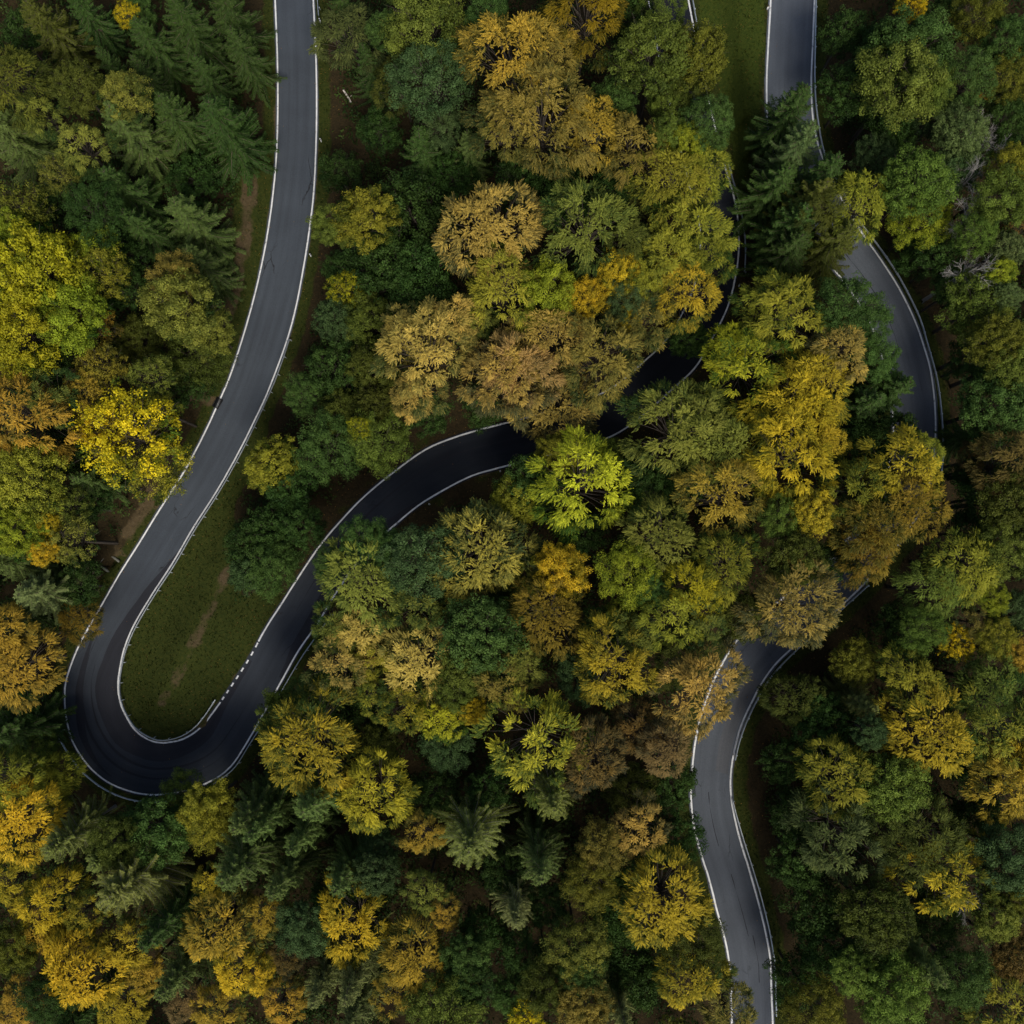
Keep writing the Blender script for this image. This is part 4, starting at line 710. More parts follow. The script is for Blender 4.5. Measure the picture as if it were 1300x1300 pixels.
('bushy', 45.82, -37.93, 12.43, 2.42, 13.0, 'dgr', 'mid-sized dark green bushy tree right of the right-hand road, bottom corner, rightmost', 0.0, 0.0),
('spruce', 42.0, -40.75, 13.06, 3.7, 21.8, 'sgr', 'large mid green spruce right of the right-hand road, bottom corner', 0.0, 0.0),
('round', 38.4, -42.7, 13.44, 3.28, 18.8, 'bgr', 'mid-sized bright green round-crowned tree right of the right-hand road, bottom corner', 0.0, 0.0),
('round', 34.83, -41.51, 13.3, 1.98, 17.1, 'bgr', 'small bright green round-crowned tree right of the right-hand road, bottom corner', 0.0, 0.0),
('round', 46.38, -41.78, 13.03, 2.8, 18.1, 'grn', 'mid-sized green round-crowned tree right of the right-hand road, bottom corner', 0.0, 0.0),
('feathery', 50.31, -45.03, 13.11, 2.98, 18.0, 'oye', 'mid-sized yellowish olive feathery-leaved tree right of the right-hand road, bottom corner', 0.0, 0.0),
('round', 31.27, -44.95, 13.41, 2.99, 17.1, 'ool', 'mid-sized dull olive round-crowned tree right of the right-hand road, bottom corner', 0.0, 0.0),
('bushy', 31.23, -45.73, 13.42, 2.67, 8.8, 'dgr', 'mid-sized dark green bushy tree right of the right-hand road, bottom corner, leftmost', -0.39, -0.08),
('bushy', 32.15, -36.0, 13.41, 3.31, 12.0, 'dgr', 'mid-sized dark green bushy tree right of the right-hand road, bottom corner, second from left', 0.0, 0.0),
('bushy', 31.05, -31.65, 13.34, 2.6, 12.0, 'dgr', 'mid-sized dark green bushy tree right of the right-hand road, lower part, leftmost', 0.0, 0.0),
('bushy', 34.19, -40.73, 13.33, 2.78, 12.0, 'dgr', 'mid-sized dark green bushy tree right of the right-hand road, bottom corner, third from left', 0.0, 0.0),
('round', 51.98, -40.12, 12.52, 2.16, 17.3, 'brn', 'small brownish round-crowned tree right of the right-hand road, bottom corner', 0.0, 0.0),
('round', 52.35, -34.06, 12.93, 1.82, 16.9, 'ool', 'small dull olive round-crowned tree right of the right-hand road, bottom corner', 0.0, 0.0),
('feathery', 39.25, -27.08, 13.28, 2.32, 17.0, 'dol', 'mid-sized dark olive feathery-leaved tree right of the right-hand road, lower part, left one', 0.0, 0.0),
('bushy', 31.04, -26.65, 13.02, 2.1, 11.0, 'dgr', 'small dark green bushy tree right of the right-hand road, lower part, lower one', 0.0, 0.0),
('bushy', 30.49, -21.71, 13.13, 2.12, 10.0, 'dgr', 'small dark green bushy tree right of the right-hand road, lower part, upper one', 0.0, 0.0),
('bushy', 51.16, -26.8, 12.66, 2.46, 11.0, 'dgr', 'mid-sized dark green bushy tree right of the right-hand road, lower part, rightmost', 0.0, 0.0)]

def resample(P, step=1.0):
    """Catmull-Rom through control rows, resampled roughly every `step` metres of the mean of its first two xyz triples."""
    P = np.asarray(P, float); out = []
    n = len(P)
    for i in range(n-1):
        p0 = P[max(i-1, 0)]; p1 = P[i]; p2 = P[i+1]; p3 = P[min(i+2, n-1)]
        k = max(2, int(math.ceil(np.linalg.norm((p2-p1)[:3])/step)))
        for j in range(k):
            t = j/k
            out.append(.5*((2*p1)+(-p0+p2)*t+(2*p0-5*p1+4*p2-p3)*t*t+(-p0+3*p1-3*p2+p3)*t**3))
    out.append(P[-1]); return np.array(out)
RA = resample(ROAD_HAIRPIN); RB = resample(ROAD_RIGHT)
CS = np.vstack([(r[:, :3]+r[:, 3:])/2 for r in (RA, RB)])
HW = np.concatenate([np.linalg.norm(r[:, :2]-r[:, 3:5], axis=1)/2 for r in (RA, RB)])
def smooth(a, b, x):
    t = np.clip((x-a)/(b-a), 0, 1); return t*t*(3-2*t)
def bumps(x, y):
    return (np.sin(x*.31+1.3*np.sin(y*.17))*np.cos(y*.27+.9*np.sin(x*.21))*.6
            + np.sin(x*.83+y*.41)*np.cos(y*.71-x*.23)*.22)
def terrain(x, y):
    """ground height, distance outside the nearest road edge"""
    x = np.atleast_1d(np.asarray(x, float)); y = np.atleast_1d(np.asarray(y, float))
    Z = np.empty(x.shape); D = np.empty(x.shape)
    for a in range(0, len(x), 4000):
        s = slice(a, a+4000)
        d2 = (x[s, None]-CS[None, :, 0])**2+(y[s, None]-CS[None, :, 1])**2
        w = 1/(d2+12)**1.6
        idw = (w*CS[None, :, 2]).sum(1)/w.sum(1)
        k = d2.argmin(1); d = np.sqrt(d2[np.arange(len(k)), k])-HW[k]
        t = smooth(.6, 6., d)
        Z[s] = CS[k, 2]*(1-t)+t*idw+bumps(x[s], y[s])*smooth(1.5, 9, d)-.07*(1-smooth(.15, .6, d))
        D[s] = d
    dp = np.hypot((x-PIT[0])*.8+(y-PIT[1])*.6, ((y-PIT[1])*.8-(x-PIT[0])*.6)*1.9)
    Z -= 1.3*(1-smooth(.9, 1.7, dp))
    return Z, D


# ------------------------------------------------------------------ helpers
RNG = np.random.default_rng(11)
def mesh_np(name, V, F, attrs=None, uv=None, smooth_shade=False):
    """V (n,3), F (m,k) with one k for the whole mesh; attrs = {name: per-face floats}"""
    V = np.ascontiguousarray(V, np.float32); F = np.ascontiguousarray(F, np.int32); m, k = F.shape
    me = bpy.data.meshes.new(name)
    me.vertices.add(len(V)); me.vertices.foreach_set('co', V.ravel())
    me.loops.add(m*k); me.loops.foreach_set('vertex_index', F.ravel())
    me.polygons.add(m); me.polygons.foreach_set('loop_start', np.arange(0, m*k, k, dtype=np.int32))
    for n, a in (attrs or {}).items():
        a = np.ascontiguousarray(a, np.float32)
        at = me.attributes.new(n, 'FLOAT', 'FACE' if len(a) == m else 'POINT'); at.data.foreach_set('value', a)
    if uv is not None:
        lay = me.uv_layers.new(name='road'); lay.data.foreach_set('uv', np.ascontiguousarray(uv[F.ravel()], np.float32).ravel())
    me.update(calc_edges=True)
    if smooth_shade: me.shade_smooth()
    return me
def obj(name, me, mat=None, parent=None, loc=None):
    o = bpy.data.objects.new(name, me); COL.objects.link(o)
    if mat and me and not me.materials: me.materials.append(mat)
    if parent: o.parent = parent
    if loc: o.location = loc
    return o
def tag(o, label=None, cat=None, group=None, kind=None):
    if label: o['label'] = label
    if cat: o['category'] = cat
    if group: o['group'] = group
    if kind: o['kind'] = kind
    return o
def unit(a): return a/np.maximum(np.linalg.norm(a, axis=-1, keepdims=True), 1e-9)
def leaves(p, d, n, l, w):
    """rhombic leaf quads: base points, directions, normals, lengths, widths -> verts, faces"""
    d = unit(d); s = unit(np.cross(d, n)); l = np.asarray(l)[:, None]; w = np.asarray(w)[:, None]
    m = p+d*l*.45
    nn = np.cross(s, d)
    V = np.stack([p, m+s*w*.5, p+d*l-nn*l*.10, m-s*w*.5], 1).reshape(-1, 3)
    return V, np.arange(len(V)).reshape(-1, 4)
def tubes(lines, sides=5):
    """list of (points (n,3), radii (n,)) -> joined tapered tubes"""
    Vs, Fs, off = [], [], 0
    a = np.linspace(0, 2*math.pi, sides, endpoint=False)
    for P, r in lines:
        P = np.asarray(P, float); n = len(P)
        T = unit(np.gradient(P, axis=0)); ref = np.where(np.abs(T[:, 2:3]) > .9, np.array([[1., 0, 0]]), np.array([[0, 0, 1.]]))
        u = unit(np.cross(T, ref)); v = np.cross(T, u)
        ring = P[:, None]+(u[:, None]*np.cos(a)[None, :, None]+v[:, None]*np.sin(a)[None, :, None])*np.asarray(r)[:, None, None]
        Vs.append(ring.reshape(-1, 3))
        i = np.arange(n-1)[:, None]*sides+np.arange(sides)[None]; j = np.arange(n-1)[:, None]*sides+(np.arange(sides)[None]+1) % sides
        Fs.append(np.stack([i, j, j+sides, i+sides], -1).reshape(-1, 4)+off); off += n*sides
    return np.vstack(Vs), np.vstack(Fs)
def box(c, s, rz=0.):
    x, y, z = [a/2 for a in s]
    V = np.array([(-x, -y, -z), (x, -y, -z), (x, y, -z), (-x, y, -z), (-x, -y, z), (x, -y, z), (x, y, z), (-x, y, z)])
    cr, sr = math.cos(rz), math.sin(rz)
    V = np.c_[V[:, 0]*cr-V[:, 1]*sr, V[:, 0]*sr+V[:, 1]*cr, V[:, 2]]+np.array(c)
    return V, np.array([(0, 3, 2, 1), (4, 5, 6, 7), (0, 1, 5, 4), (1, 2, 6, 5), (2, 3, 7, 6), (3, 0, 4, 7)])
def join(parts):
    V, F, o = [], [], 0
    for v, f in parts: V.append(v); F.append(f+o); o += len(v)
    return np.vstack(V), np.vstack(F)

# ------------------------------------------------------------------ materials
def new_mat(name):
    m = bpy.data.materials.new(name); m.use_nodes = True; n = m.node_tree.nodes
    return m, n, m.node_tree.links, n['Principled BSDF']
def N(n, t, **kw):
    x = n.new(t)
    for k, v in kw.items(): setattr(x, k, v)
    return x
def ramp(n, pts):
    r = n.new('ShaderNodeValToRGB'); e = r.color_ramp.elements
    while len(e) < len(pts): e.new(.5)
    for q, (p, c) in zip(e, pts): q.position = p; q.color = tuple(c)+(1,) if len(c) == 3 else c
    return r
def simple(name, col, rough=.7, metal=0., bump=0., nscale=6., var=.25):
    m, n, l, b = new_mat(name)
    tc = N(n, 'ShaderNodeTexCoord'); no = N(n, 'ShaderNodeTexNoise'); no.inputs['Scale'].default_value = nscale; no.inputs['Detail'].default_value = 4
    l.new(tc.outputs['Object'], no.inputs['Vector'])
    r = ramp(n, [(.3, [c*(1-var) for c in col]), (.7, [c*(1+var) for c in col])])
    l.new(no.outputs['Fac'], r.inputs[0]); l.new(r.outputs[0], b.inputs['Base Color'])
    b.inputs['Roughness'].default_value = rough; b.inputs['Metallic'].default_value = metal
    if bump:
        bp = N(n, 'ShaderNodeBump'); bp.inputs['Strength'].default_value = bump; bp.inputs['Distance'].default_value = .05
        l.new(no.outputs['Fac'], bp.inputs['Height']); l.new(bp.outputs[0], b.inputs['Normal'])
    return m
def leaf_mat(name, transl=.22, rough=.55):
    """leaf colour runs between two tones of autumn colour and painted crown shade (object properties) by a per-leaf value"""
    m, n, l, b = new_mat(name)
    a = N(n, 'ShaderNodeAttribute', attribute_type='OBJECT', attribute_name='tone_a')
    c = N(n, 'ShaderNodeAttribute', attribute_type='OBJECT', attribute_name='tone_b')
    t = N(n, 'ShaderNodeAttribute', attribute_type='GEOMETRY', attribute_name='tint')
    v = N(n, 'ShaderNodeAttribute', attribute_type='GEOMETRY', attribute_name='value')
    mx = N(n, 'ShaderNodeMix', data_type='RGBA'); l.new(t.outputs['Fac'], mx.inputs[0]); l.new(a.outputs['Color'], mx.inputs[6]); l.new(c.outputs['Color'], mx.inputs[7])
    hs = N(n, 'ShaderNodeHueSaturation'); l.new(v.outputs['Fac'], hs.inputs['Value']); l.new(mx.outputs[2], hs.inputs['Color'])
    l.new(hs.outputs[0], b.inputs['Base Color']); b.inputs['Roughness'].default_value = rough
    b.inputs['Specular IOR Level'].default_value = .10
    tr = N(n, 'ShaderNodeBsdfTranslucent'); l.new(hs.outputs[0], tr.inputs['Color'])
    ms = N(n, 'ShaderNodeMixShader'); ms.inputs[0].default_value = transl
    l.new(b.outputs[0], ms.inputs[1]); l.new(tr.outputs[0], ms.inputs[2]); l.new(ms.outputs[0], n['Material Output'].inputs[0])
    return m
LEAF = leaf_mat('broadleaf_foliage', .30); NEEDLE = leaf_mat('needle_foliage', .10, .6)
BARK = simple('bark', (.075, .06, .045), .9, 0, .8, 9)
PALE_BARK = simple('pale_bark', (.22, .20, .17), .85, 0, .6, 12)
SPRUCE_BARK = simple('spruce_bark', (.11, .085, .06), .9, 0, .6, 12)
DEAD_WOOD = simple('dead_wood', (.36, .34, .31), .85, 0, .5, 10)
PAINT = None
def paint_mat():
    m, n, l, b = new_mat('road_paint')
    tc = N(n, 'ShaderNodeTexCoord'); no = N(n, 'ShaderNodeTexNoise'); no.inputs['Scale'].default_value = 1.6; no.inputs['Detail'].default_value = 6; no.inputs['Roughness'].default_value = .7
    l.new(tc.outputs['Object'], no.inputs['Vector'])
    r = ramp(n, [(.30, (.22, .22, .22)), (.41, (.66, .67, .67)), (.7, (.84, .85, .84))]); l.new(no.outputs['Fac'], r.inputs[0]); l.new(r.outputs[0], b.inputs['Base Color'])
    b.inputs['Roughness'].default_value = .6
    return m
PAINT = paint_mat()
STEEL = simple('galvanised_steel', (.50, .55, .58), .42, .55, .1, 3, .15)
WHITE = simple('white_plastic', (.75, .76, .76), .4, 0, 0, 3, .05)
BLACK = simple('black_plastic', (.02, .02, .022), .4, 0, 0, 3, .05)
REFLECTOR = simple('reflector_glass', (.7, .55, .4), .15, 0, 0, 3, .05)
CONCRETE = simple('mossy_concrete', (.16, .16, .13), .9, 0, .5, 4, .35)
IRON = simple('cast_iron', (.03, .03, .032), .6, .6, .2, 10)
BIRCH = simple('pale_log', (.55, .50, .45), .8, 0, .3, 14)

def asphalt(name, base, patchy=.2):
    m, n, l, b = new_mat(name)
    uv = N(n, 'ShaderNodeUVMap', uv_map='road'); geo = N(n, 'ShaderNodeTexCoord')
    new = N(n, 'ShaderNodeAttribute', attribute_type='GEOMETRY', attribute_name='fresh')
    mp = N(n, 'ShaderNodeMapping'); mp.inputs['Scale'].default_value = (1.1, .035, 1); l.new(uv.outputs[0], mp.inputs[0])
    st = N(n, 'ShaderNodeTexNoise'); st.inputs['Scale'].default_value = 1.6; st.inputs['Detail'].default_value = 5; st.inputs['Roughness'].default_value = .6; l.new(mp.outputs[0], st.inputs['Vector'])
    big = N(n, 'ShaderNodeTexNoise'); big.inputs['Scale'].default_value = .16; big.inputs['Detail'].default_value = 4; l.new(geo.outputs['Object'], big.inputs['Vector'])
    fine = N(n, 'ShaderNodeTexNoise'); fine.inputs['Scale'].default_value = 9; fine.inputs['Detail'].default_value = 6; fine.inputs['Roughness'].default_value = .75; l.new(geo.outputs['Object'], fine.inputs['Vector'])
    # tarred cracks: cell borders pulled long with the road, shown only in places
    cm = N(n, 'ShaderNodeMapping'); cm.inputs['Scale'].default_value = (.55, .11, 1); l.new(uv.outputs[0], cm.inputs[0])
    wob = N(n, 'ShaderNodeTexNoise'); wob.inputs['Scale'].default_value = 1.2; wob.inputs['Detail'].default_value = 4; l.new(geo.outputs['Object'], wob.inputs['Vector'])
    va = N(n, 'ShaderNodeVectorMath', operation='MULTIPLY_ADD'); va.inputs[1].default_value = (.25, .25, 0); l.new(wob.outputs['Color'], va.inputs[0]); l.new(cm.outputs[0], va.inputs[2])
    vo = N(n, 'ShaderNodeTexVoronoi', feature='DISTANCE_TO_EDGE'); vo.inputs['Scale'].default_value = .9; l.new(va.outputs[0], vo.inputs['Vector'])
    cr = ramp(n, [(.0, (1, 1, 1)), (.02, (0, 0, 0))]); l.new(vo.outputs['Distance'], cr.inputs[0])
    gate = ramp(n, [(.56, (0, 0, 0)), (.66, (1, 1, 1))]); l.new(big.outputs['Fac'], gate.inputs[0])
    cg = N(n, 'ShaderNodeMath', operation='MULTIPLY'); l.new(cr.outputs[0], cg.inputs[0]); l.new(gate.outputs[0], cg.inputs[1])
    cr1 = ramp(n, [(.25, [c*.86 for c in base]), (.5, base), (.78, [c*1.14 for c in base])]); l.new(st.outputs['Fac'], cr1.inputs[0])
    sx_ = N(n, 'ShaderNodeSeparateXYZ'); l.new(uv.outputs[0], sx_.inputs[0])
    wt = N(n, 'ShaderNodeMath', operation='MULTIPLY_ADD'); l.new(sx_.outputs[0], wt.inputs[0]); wt.inputs[1].default_value = 4.74; wt.inputs[2].default_value = -1.5
    ws = N(n, 'ShaderNodeMath', operation='SINE'); l.new(wt.outputs[0], ws.inputs[0])
    wk = N(n, 'ShaderNodeMath', operation='MULTIPLY_ADD'); l.new(ws.outputs[0], wk.inputs[0]); wk.inputs[1].default_value = .07; l.new(st.outputs['Fac'], wk.inputs[2])
    l.new(wk.outputs[0], cr1.inputs[0])
    mb = N(n, 'ShaderNodeMix', data_type='RGBA', blend_type='MULTIPLY'); mb.inputs[0].default_value = .7
    rb = ramp(n, [(.3, (.78, .78, .79)), (.7, (1.15, 1.15, 1.14))]); l.new(big.outputs['Fac'], rb.inputs[0]); l.new(cr1.outputs[0], mb.inputs[6]); l.new(rb.outputs[0], mb.inputs[7])
    mf = N(n, 'ShaderNodeMix', data_type='RGBA', blend_type='MULTIPLY'); mf.inputs[0].default_value = .8
    rf = ramp(n, [(.3, (.75, .75, .75)), (.7, (1.25, 1.25, 1.25))]); l.new(fine.outputs['Fac'], rf.inputs[0]); l.new(mb.outputs[2], mf.inputs[6]); l.new(rf.outputs[0], mf.inputs[7])
    mn = N(n, 'ShaderNodeMix', data_type='RGBA', blend_type='MULTIPLY'); l.new(new.outputs['Fac'], mn.inputs[0]); l.new(mf.outputs[2], mn.inputs[6]); mn.inputs[7].default_value = (.20, .21, .25, 1)  # darkens newer asphalt and carries the painted tree shade
    mc = N(n, 'ShaderNodeMix', data_type='RGBA'); l.new(cg.outputs[0], mc.inputs[0]); l.new(mn.outputs[2], mc.inputs[6]); mc.inputs[7].default_value = (.012, .012, .013, 1)
    l.new(mc.outputs[2], b.inputs['Base Color']); b.inputs['Roughness'].default_value = .8; b.inputs['Specular IOR Level'].default_value = .25
    bp = N(n, 'ShaderNodeBump'); bp.inputs['Strength'].default_value = .35; bp.inputs['Distance'].default_value = .02; l.new(fine.outputs['Fac'], bp.inputs['Height']); l.new(bp.outputs[0], b.inputs['Normal'])
    return m
ASPHALT = asphalt('worn_asphalt', (.055, .066, .081))
TAR = asphalt('dark_patch_asphalt', (.019, .0205, .027))

def ground_mat():
    m, n, l, b = new_mat('ground_cover')
    tc = N(n, 'ShaderNodeTexCoord')
    g = N(n, 'ShaderNodeAttribute', attribute_type='GEOMETRY', attribute_name='grass')
    d = N(n, 'ShaderNodeAttribute', attribute_type='GEOMETRY', attribute_name='dirt')
    n1 = N(n, 'ShaderNodeTexNoise'); n1.inputs['Scale'].default_value = .45; n1.inputs['Detail'].default_value = 8; n1.inputs['Roughness'].default_value = .65
    n2 = N(n, 'ShaderNodeTexNoise'); n2.inputs['Scale'].default_value = 3.5; n2.inputs['Detail'].default_value = 8; n2.inputs['Roughness'].default_value = .75
    for q in (n1, n2): l.new(tc.outputs['Object'], q.inputs['Vector'])
    grass = ramp(n, [(.22, (.012, .018, .005)), (.42, (.025, .036, .007)), (.60, (.042, .048, .009)), (.8, (.075, .064, .020))]); l.new(n2.outputs['Fac'], grass.inputs[0])
    litter = ramp(n, [(.25, (.012, .010, .006)), (.5, (.032, .024, .011)), (.7, (.055, .036, .015)), (.85, (.11, .062, .022))]); l.new(n2.outputs['Fac'], litter.inputs[0])
    soil = ramp(n, [(.25, (.050, .036, .020)), (.5, (.085, .062, .032)), (.8, (.13, .10, .058))]); l.new(n2.outputs['Fac'], soil.inputs[0])
    def edge(src):
        s = N(n, 'ShaderNodeMath', operation='ADD'); l.new(src.outputs['Fac'], s.inputs[0])
        k = N(n, 'ShaderNodeMath', operation='MULTIPLY_ADD'); l.new(n1.outputs['Fac'], k.inputs[0]); k.inputs[1].default_value = 1.3; k.inputs[2].default_value = -.65
        l.new(k.outputs[0], s.inputs[1]); r = ramp(n, [(.38, (0, 0, 0)), (.62, (1, 1, 1))]); l.new(s.outputs[0], r.inputs[0]); return r
    eg, ed = edge(g), edge(d)
    lm = N(n, 'ShaderNodeMapRange'); lm.inputs[1].default_value = 1.18; lm.inputs[2].default_value = 1.28; l.new(g.outputs['Fac'], lm.inputs[0])
    lg_ = N(n, 'ShaderNodeMix', data_type='RGBA', blend_type='MULTIPLY'); l.new(lm.outputs[0], lg_.inputs[0]); l.new(grass.outputs[0], lg_.inputs[6]); lg_.inputs[7].default_value = (1.25, 1.4, 1.1, 1)  # bank ground brightened in colour to stand for more light
    m1 = N(n, 'ShaderNodeMix', data_type='RGBA'); l.new(eg.outputs[0], m1.inputs[0]); l.new(litter.outputs[0], m1.inputs[6]); l.new(lg_.outputs[2], m1.inputs[7])
    m2 = N(n, 'ShaderNodeMix', data_type='RGBA'); l.new(ed.outputs[0], m2.inputs[0]); l.new(m1.outputs[2], m2.inputs[6]); l.new(soil.outputs[0], m2.inputs[7])
    l.new(m2.outputs[2], b.inputs['Base Color']); b.inputs['Roughness'].default_value = .95; b.inputs['Specular IOR Level'].default_value = .1
    bp = N(n, 'ShaderNodeBump'); bp.inputs['Strength'].default_value = .8; bp.inputs['Distance'].default_value = .15; l.new(n2.outputs['Fac'], bp.inputs['Height']); l.new(bp.outputs[0], b.inputs['Normal'])
    return m
GROUND = ground_mat()

# ------------------------------------------------------------------ ground
def poly_inside(P, x, y):
    P = np.asarray(P); ins = np.zeros(x.shape, bool); n = len(P)
    for i in range(n):
        (x1, y1), (x2, y2) = P[i], P[(i+1) % n]
        c = ((y1 > y) != (y2 > y)) & (x < (x2-x1)*(y-y1)/((y2-y1) or 1e-9)+x1); ins ^= c
    return ins
def line_dist(L, x, y):
    L = np.asarray(L); D = np.full(x.shape, 1e9)
    for a, b in zip(L[:-1], L[1:]):
        ab = b-a; t = np.clip(((x-a[0])*ab[0]+(y-a[1])*ab[1])/(ab@ab), 0, 1)
        D = np.minimum(D, np.hypot(x-a[0]-t*ab[0], y-a[1]-t*ab[1]))
    return D
iA_MID = [int(((RA[:, :2]-np.array(ROAD_HAIRPIN[q][:2]))**2).sum(1).argmin()) for q in (36, 57)]
core = np.arange(-88, 88.01, .8); ext = 88+np.cumsum(.8*1.22**np.arange(1, 30)); ext = ext[ext < 1500]
ax = np.concatenate([-ext[::-1], core, ext])
gx, gy = np.meshgrid(ax, ax, indexing='ij'); gx, gy = gx.ravel(), gy.ravel()
gz, gd = terrain(gx, gy)
def cover(x, y, d):
    grass = 1-smooth(1.0, 2.6, d)
    grass = np.maximum(grass, poly_inside(HAIRPIN_GRASS, x, y)*1.15); grass = np.maximum(grass, poly_inside(BANK_GRASS, x, y)*1.3)
    dirt = .50*(1-smooth(.4, 1.5, line_dist(TRACK, x, y)))
    dirt = np.maximum(dirt, .62*(1-smooth(.7, 1.7, line_dist(VERGE_TRACK, x, y)))); dirt = np.maximum(dirt, .62*(1-smooth(.6, 1.4, line_dist(VERGE_TRACK_LOW, x, y))))
    dirt = np.maximum(dirt, .8*(1-smooth(.4, 1.0, line_dist(GULLY, x, y))))
    soil_verge = (1-smooth(4, 7, line_dist((RA[iA_MID[0]:iA_MID[1]:4, :2]+RA[iA_MID[0]:iA_MID[1]:4, 3:5])/2, x, y)))*(1-poly_inside(BANK_GRASS, x, y))*(1-poly_inside(HAIRPIN_GRASS, x, y))  # less grass on the brown soil beside the middle road
    grass = grass*(1-.62*soil_verge)
    dirt = np.maximum(dirt, .55*(1-smooth(.2, .7, d)))
    grass = np.maximum(grass, .9*(1-smooth(1.4, 2.6, line_dist(VERGE_TRACK, x, y)))); return grass, dirt
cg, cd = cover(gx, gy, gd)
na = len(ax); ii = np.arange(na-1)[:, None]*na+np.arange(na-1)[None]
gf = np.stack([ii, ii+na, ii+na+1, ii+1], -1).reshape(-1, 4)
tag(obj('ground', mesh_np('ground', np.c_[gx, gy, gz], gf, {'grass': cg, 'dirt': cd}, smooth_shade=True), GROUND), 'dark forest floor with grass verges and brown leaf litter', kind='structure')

# ------------------------------------------------------------------ roads, lines, patches
def strip(R, u0, u1, dz, ext0=0., ext1=0., nu=1, fresh=None, jitter=0.):
    """strip of the road R between fractions u0..u1 of the width, pushed out by ext metres at either side"""
    A, B = R[:, :3], R[:, 3:]; w = np.linalg.norm((B-A)[:, :2], axis=1)[:, None]; side = (B-A)/w
    s = np.concatenate([[0], np.cumsum(np.linalg.norm(np.diff((A+B)/2, axis=0), axis=1))])
    u0 = np.broadcast_to(np.asarray(u0, float), (len(R),)); u1 = np.broadcast_to(np.asarray(u1, float), (len(R),))
    V, UV = [], []
    for k in range(nu+1):
        t = k/nu; off = (u0*(1-t)+u1*t)[:, None]*w+(ext1*t-ext0*(1-t))
        if jitter: off = off+(np.random.default_rng(k+5).normal(0, jitter, len(R)))[:, None]
        P = A+side*off; P = P.copy(); P[:, 2] += dz; V.append(P); UV.append(np.c_[off[:, 0], s])
    V = np.stack(V, 1).reshape(-1, 3); UV = np.stack(UV, 1).reshape(-1, 2)
    i = np.arange(len(R)-1)[:, None]*(nu+1)+np.arange(nu)[None]
    F = np.stack([i, i+1, i+nu+2, i+nu+1], -1).reshape(-1, 4)
    at = {'fresh': np.repeat(fresh, nu+1)} if fresh is not None else {'fresh': np.zeros(len(V))}
    return V, F, at, UV
def strip_obj(name, mat, parent, *a, **k):
    V, F, at, UV = strip(*a, **k); return obj(name, mesh_np(name, V, F, at, UV), mat, parent)
def near(R, x, y): return int(((R[:, :2]+R[:, 3:5]-2*np.array([x, y]))**2).sum(1).argmin())
def ctrl(R, C, i): return near(R, (C[i][0]+C[i][3])/2, (C[i][1]+C[i][4])/2)
iA = [ctrl(RA, ROAD_HAIRPIN, i) for i in range(len(ROAD_HAIRPIN))]
fresh = np.interp(np.arange(len(RA)), [iA[10], iA[14], iA[17], iA[24], iA[36], iA[40], iA[44]], [0, .18, .45, .6, .55, .8, 1.])  # newer asphalt in the bend, plus tree shade painted on the middle road
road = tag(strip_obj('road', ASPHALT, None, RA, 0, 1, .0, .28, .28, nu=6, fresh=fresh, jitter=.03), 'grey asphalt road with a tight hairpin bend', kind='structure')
strip_obj('edge_line', PAINT, road, RA, 0, 0, .008, .10, .10, jitter=.006)
def line_piece(R, a, b, u, parent, w=.10): return strip_obj('edge_line', PAINT, parent, R[a:b+1], u, u, .008, w, w, jitter=.006)
d0, d1 = iA[31]+3, iA[33]+3
line_piece(RA, 0, d0, 1, road); line_piece(RA, d1, len(RA)-1, 1, road)
seg = resample(RA[d0:d1+1], .12)
k = 5
while k+6 < len(seg):
    line_piece(seg, k, k+5, 1, road); k += 11
# dark resurfaced strips in the bend
pa, pb = iA[13]+4, iA[33]
t = np.linspace(0, 1, pb-pa+1); wdt = np.interp(t, [0, .1, .3, .5, .75, 1], [.0, .22, .40, .36, .30, .05])+.012*np.sin(t*40)
strip_obj('asphalt_patch', TAR, road, RA[pa:pb+1], 1-wdt-.03, .97, .004, jitter=.015)
pa, pb = iA[16]+2, iA[24]
t = np.linspace(0, 1, pb-pa+1)
strip_obj('asphalt_patch', TAR, road, RA[pa:pb+1], .16+.05*np.sin(t*5), .16+.05*np.sin(t*5)+.14*np.sin(t*math.pi)+.01, .004, jitter=.02)
pa, pb = iA[33], iA[40]
t = np.linspace(0, 1, pb-pa+1)
strip_obj('asphalt_patch', TAR, road, RA[pa:pb+1], .03, .10+.22*np.sin(t*math.pi), .004, jitter=.02)
PALE = asphalt('pale_asphalt', (.096, .110, .130))
for (a_, b_, u_) in ((17, 30, .30), (18, 32, .48), (35, 44, .60)):
    n_ = iA[b_]-iA[a_]+1; w_ = u_+.03*np.sin(np.arange(n_)*.09); th_ = .022*np.sin(np.linspace(0, math.pi, n_))+.002
    strip_obj('tar_seam', TAR, road, RA[iA[a_]:iA[b_]+1], w_-th_, w_+th_, .006, jitter=.012)
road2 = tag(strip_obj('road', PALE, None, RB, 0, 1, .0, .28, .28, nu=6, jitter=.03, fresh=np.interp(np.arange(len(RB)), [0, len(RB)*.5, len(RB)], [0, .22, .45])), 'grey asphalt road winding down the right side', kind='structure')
line_piece(RB, 0, len(RB)-1, 0, road2); line_piece(RB, 0, len(RB)-1, 1, road2)
iB = [ctrl(RB, ROAD_RIGHT, i) for i in range(len(ROAD_RIGHT))]
pa, pb = iB[26], iB[30]
strip_obj('asphalt_patch', asphalt('grey_patch_asphalt', (.075, .080, .090)), road2, RB[pa:pb+1], .60, .93, .004, jitter=.02)
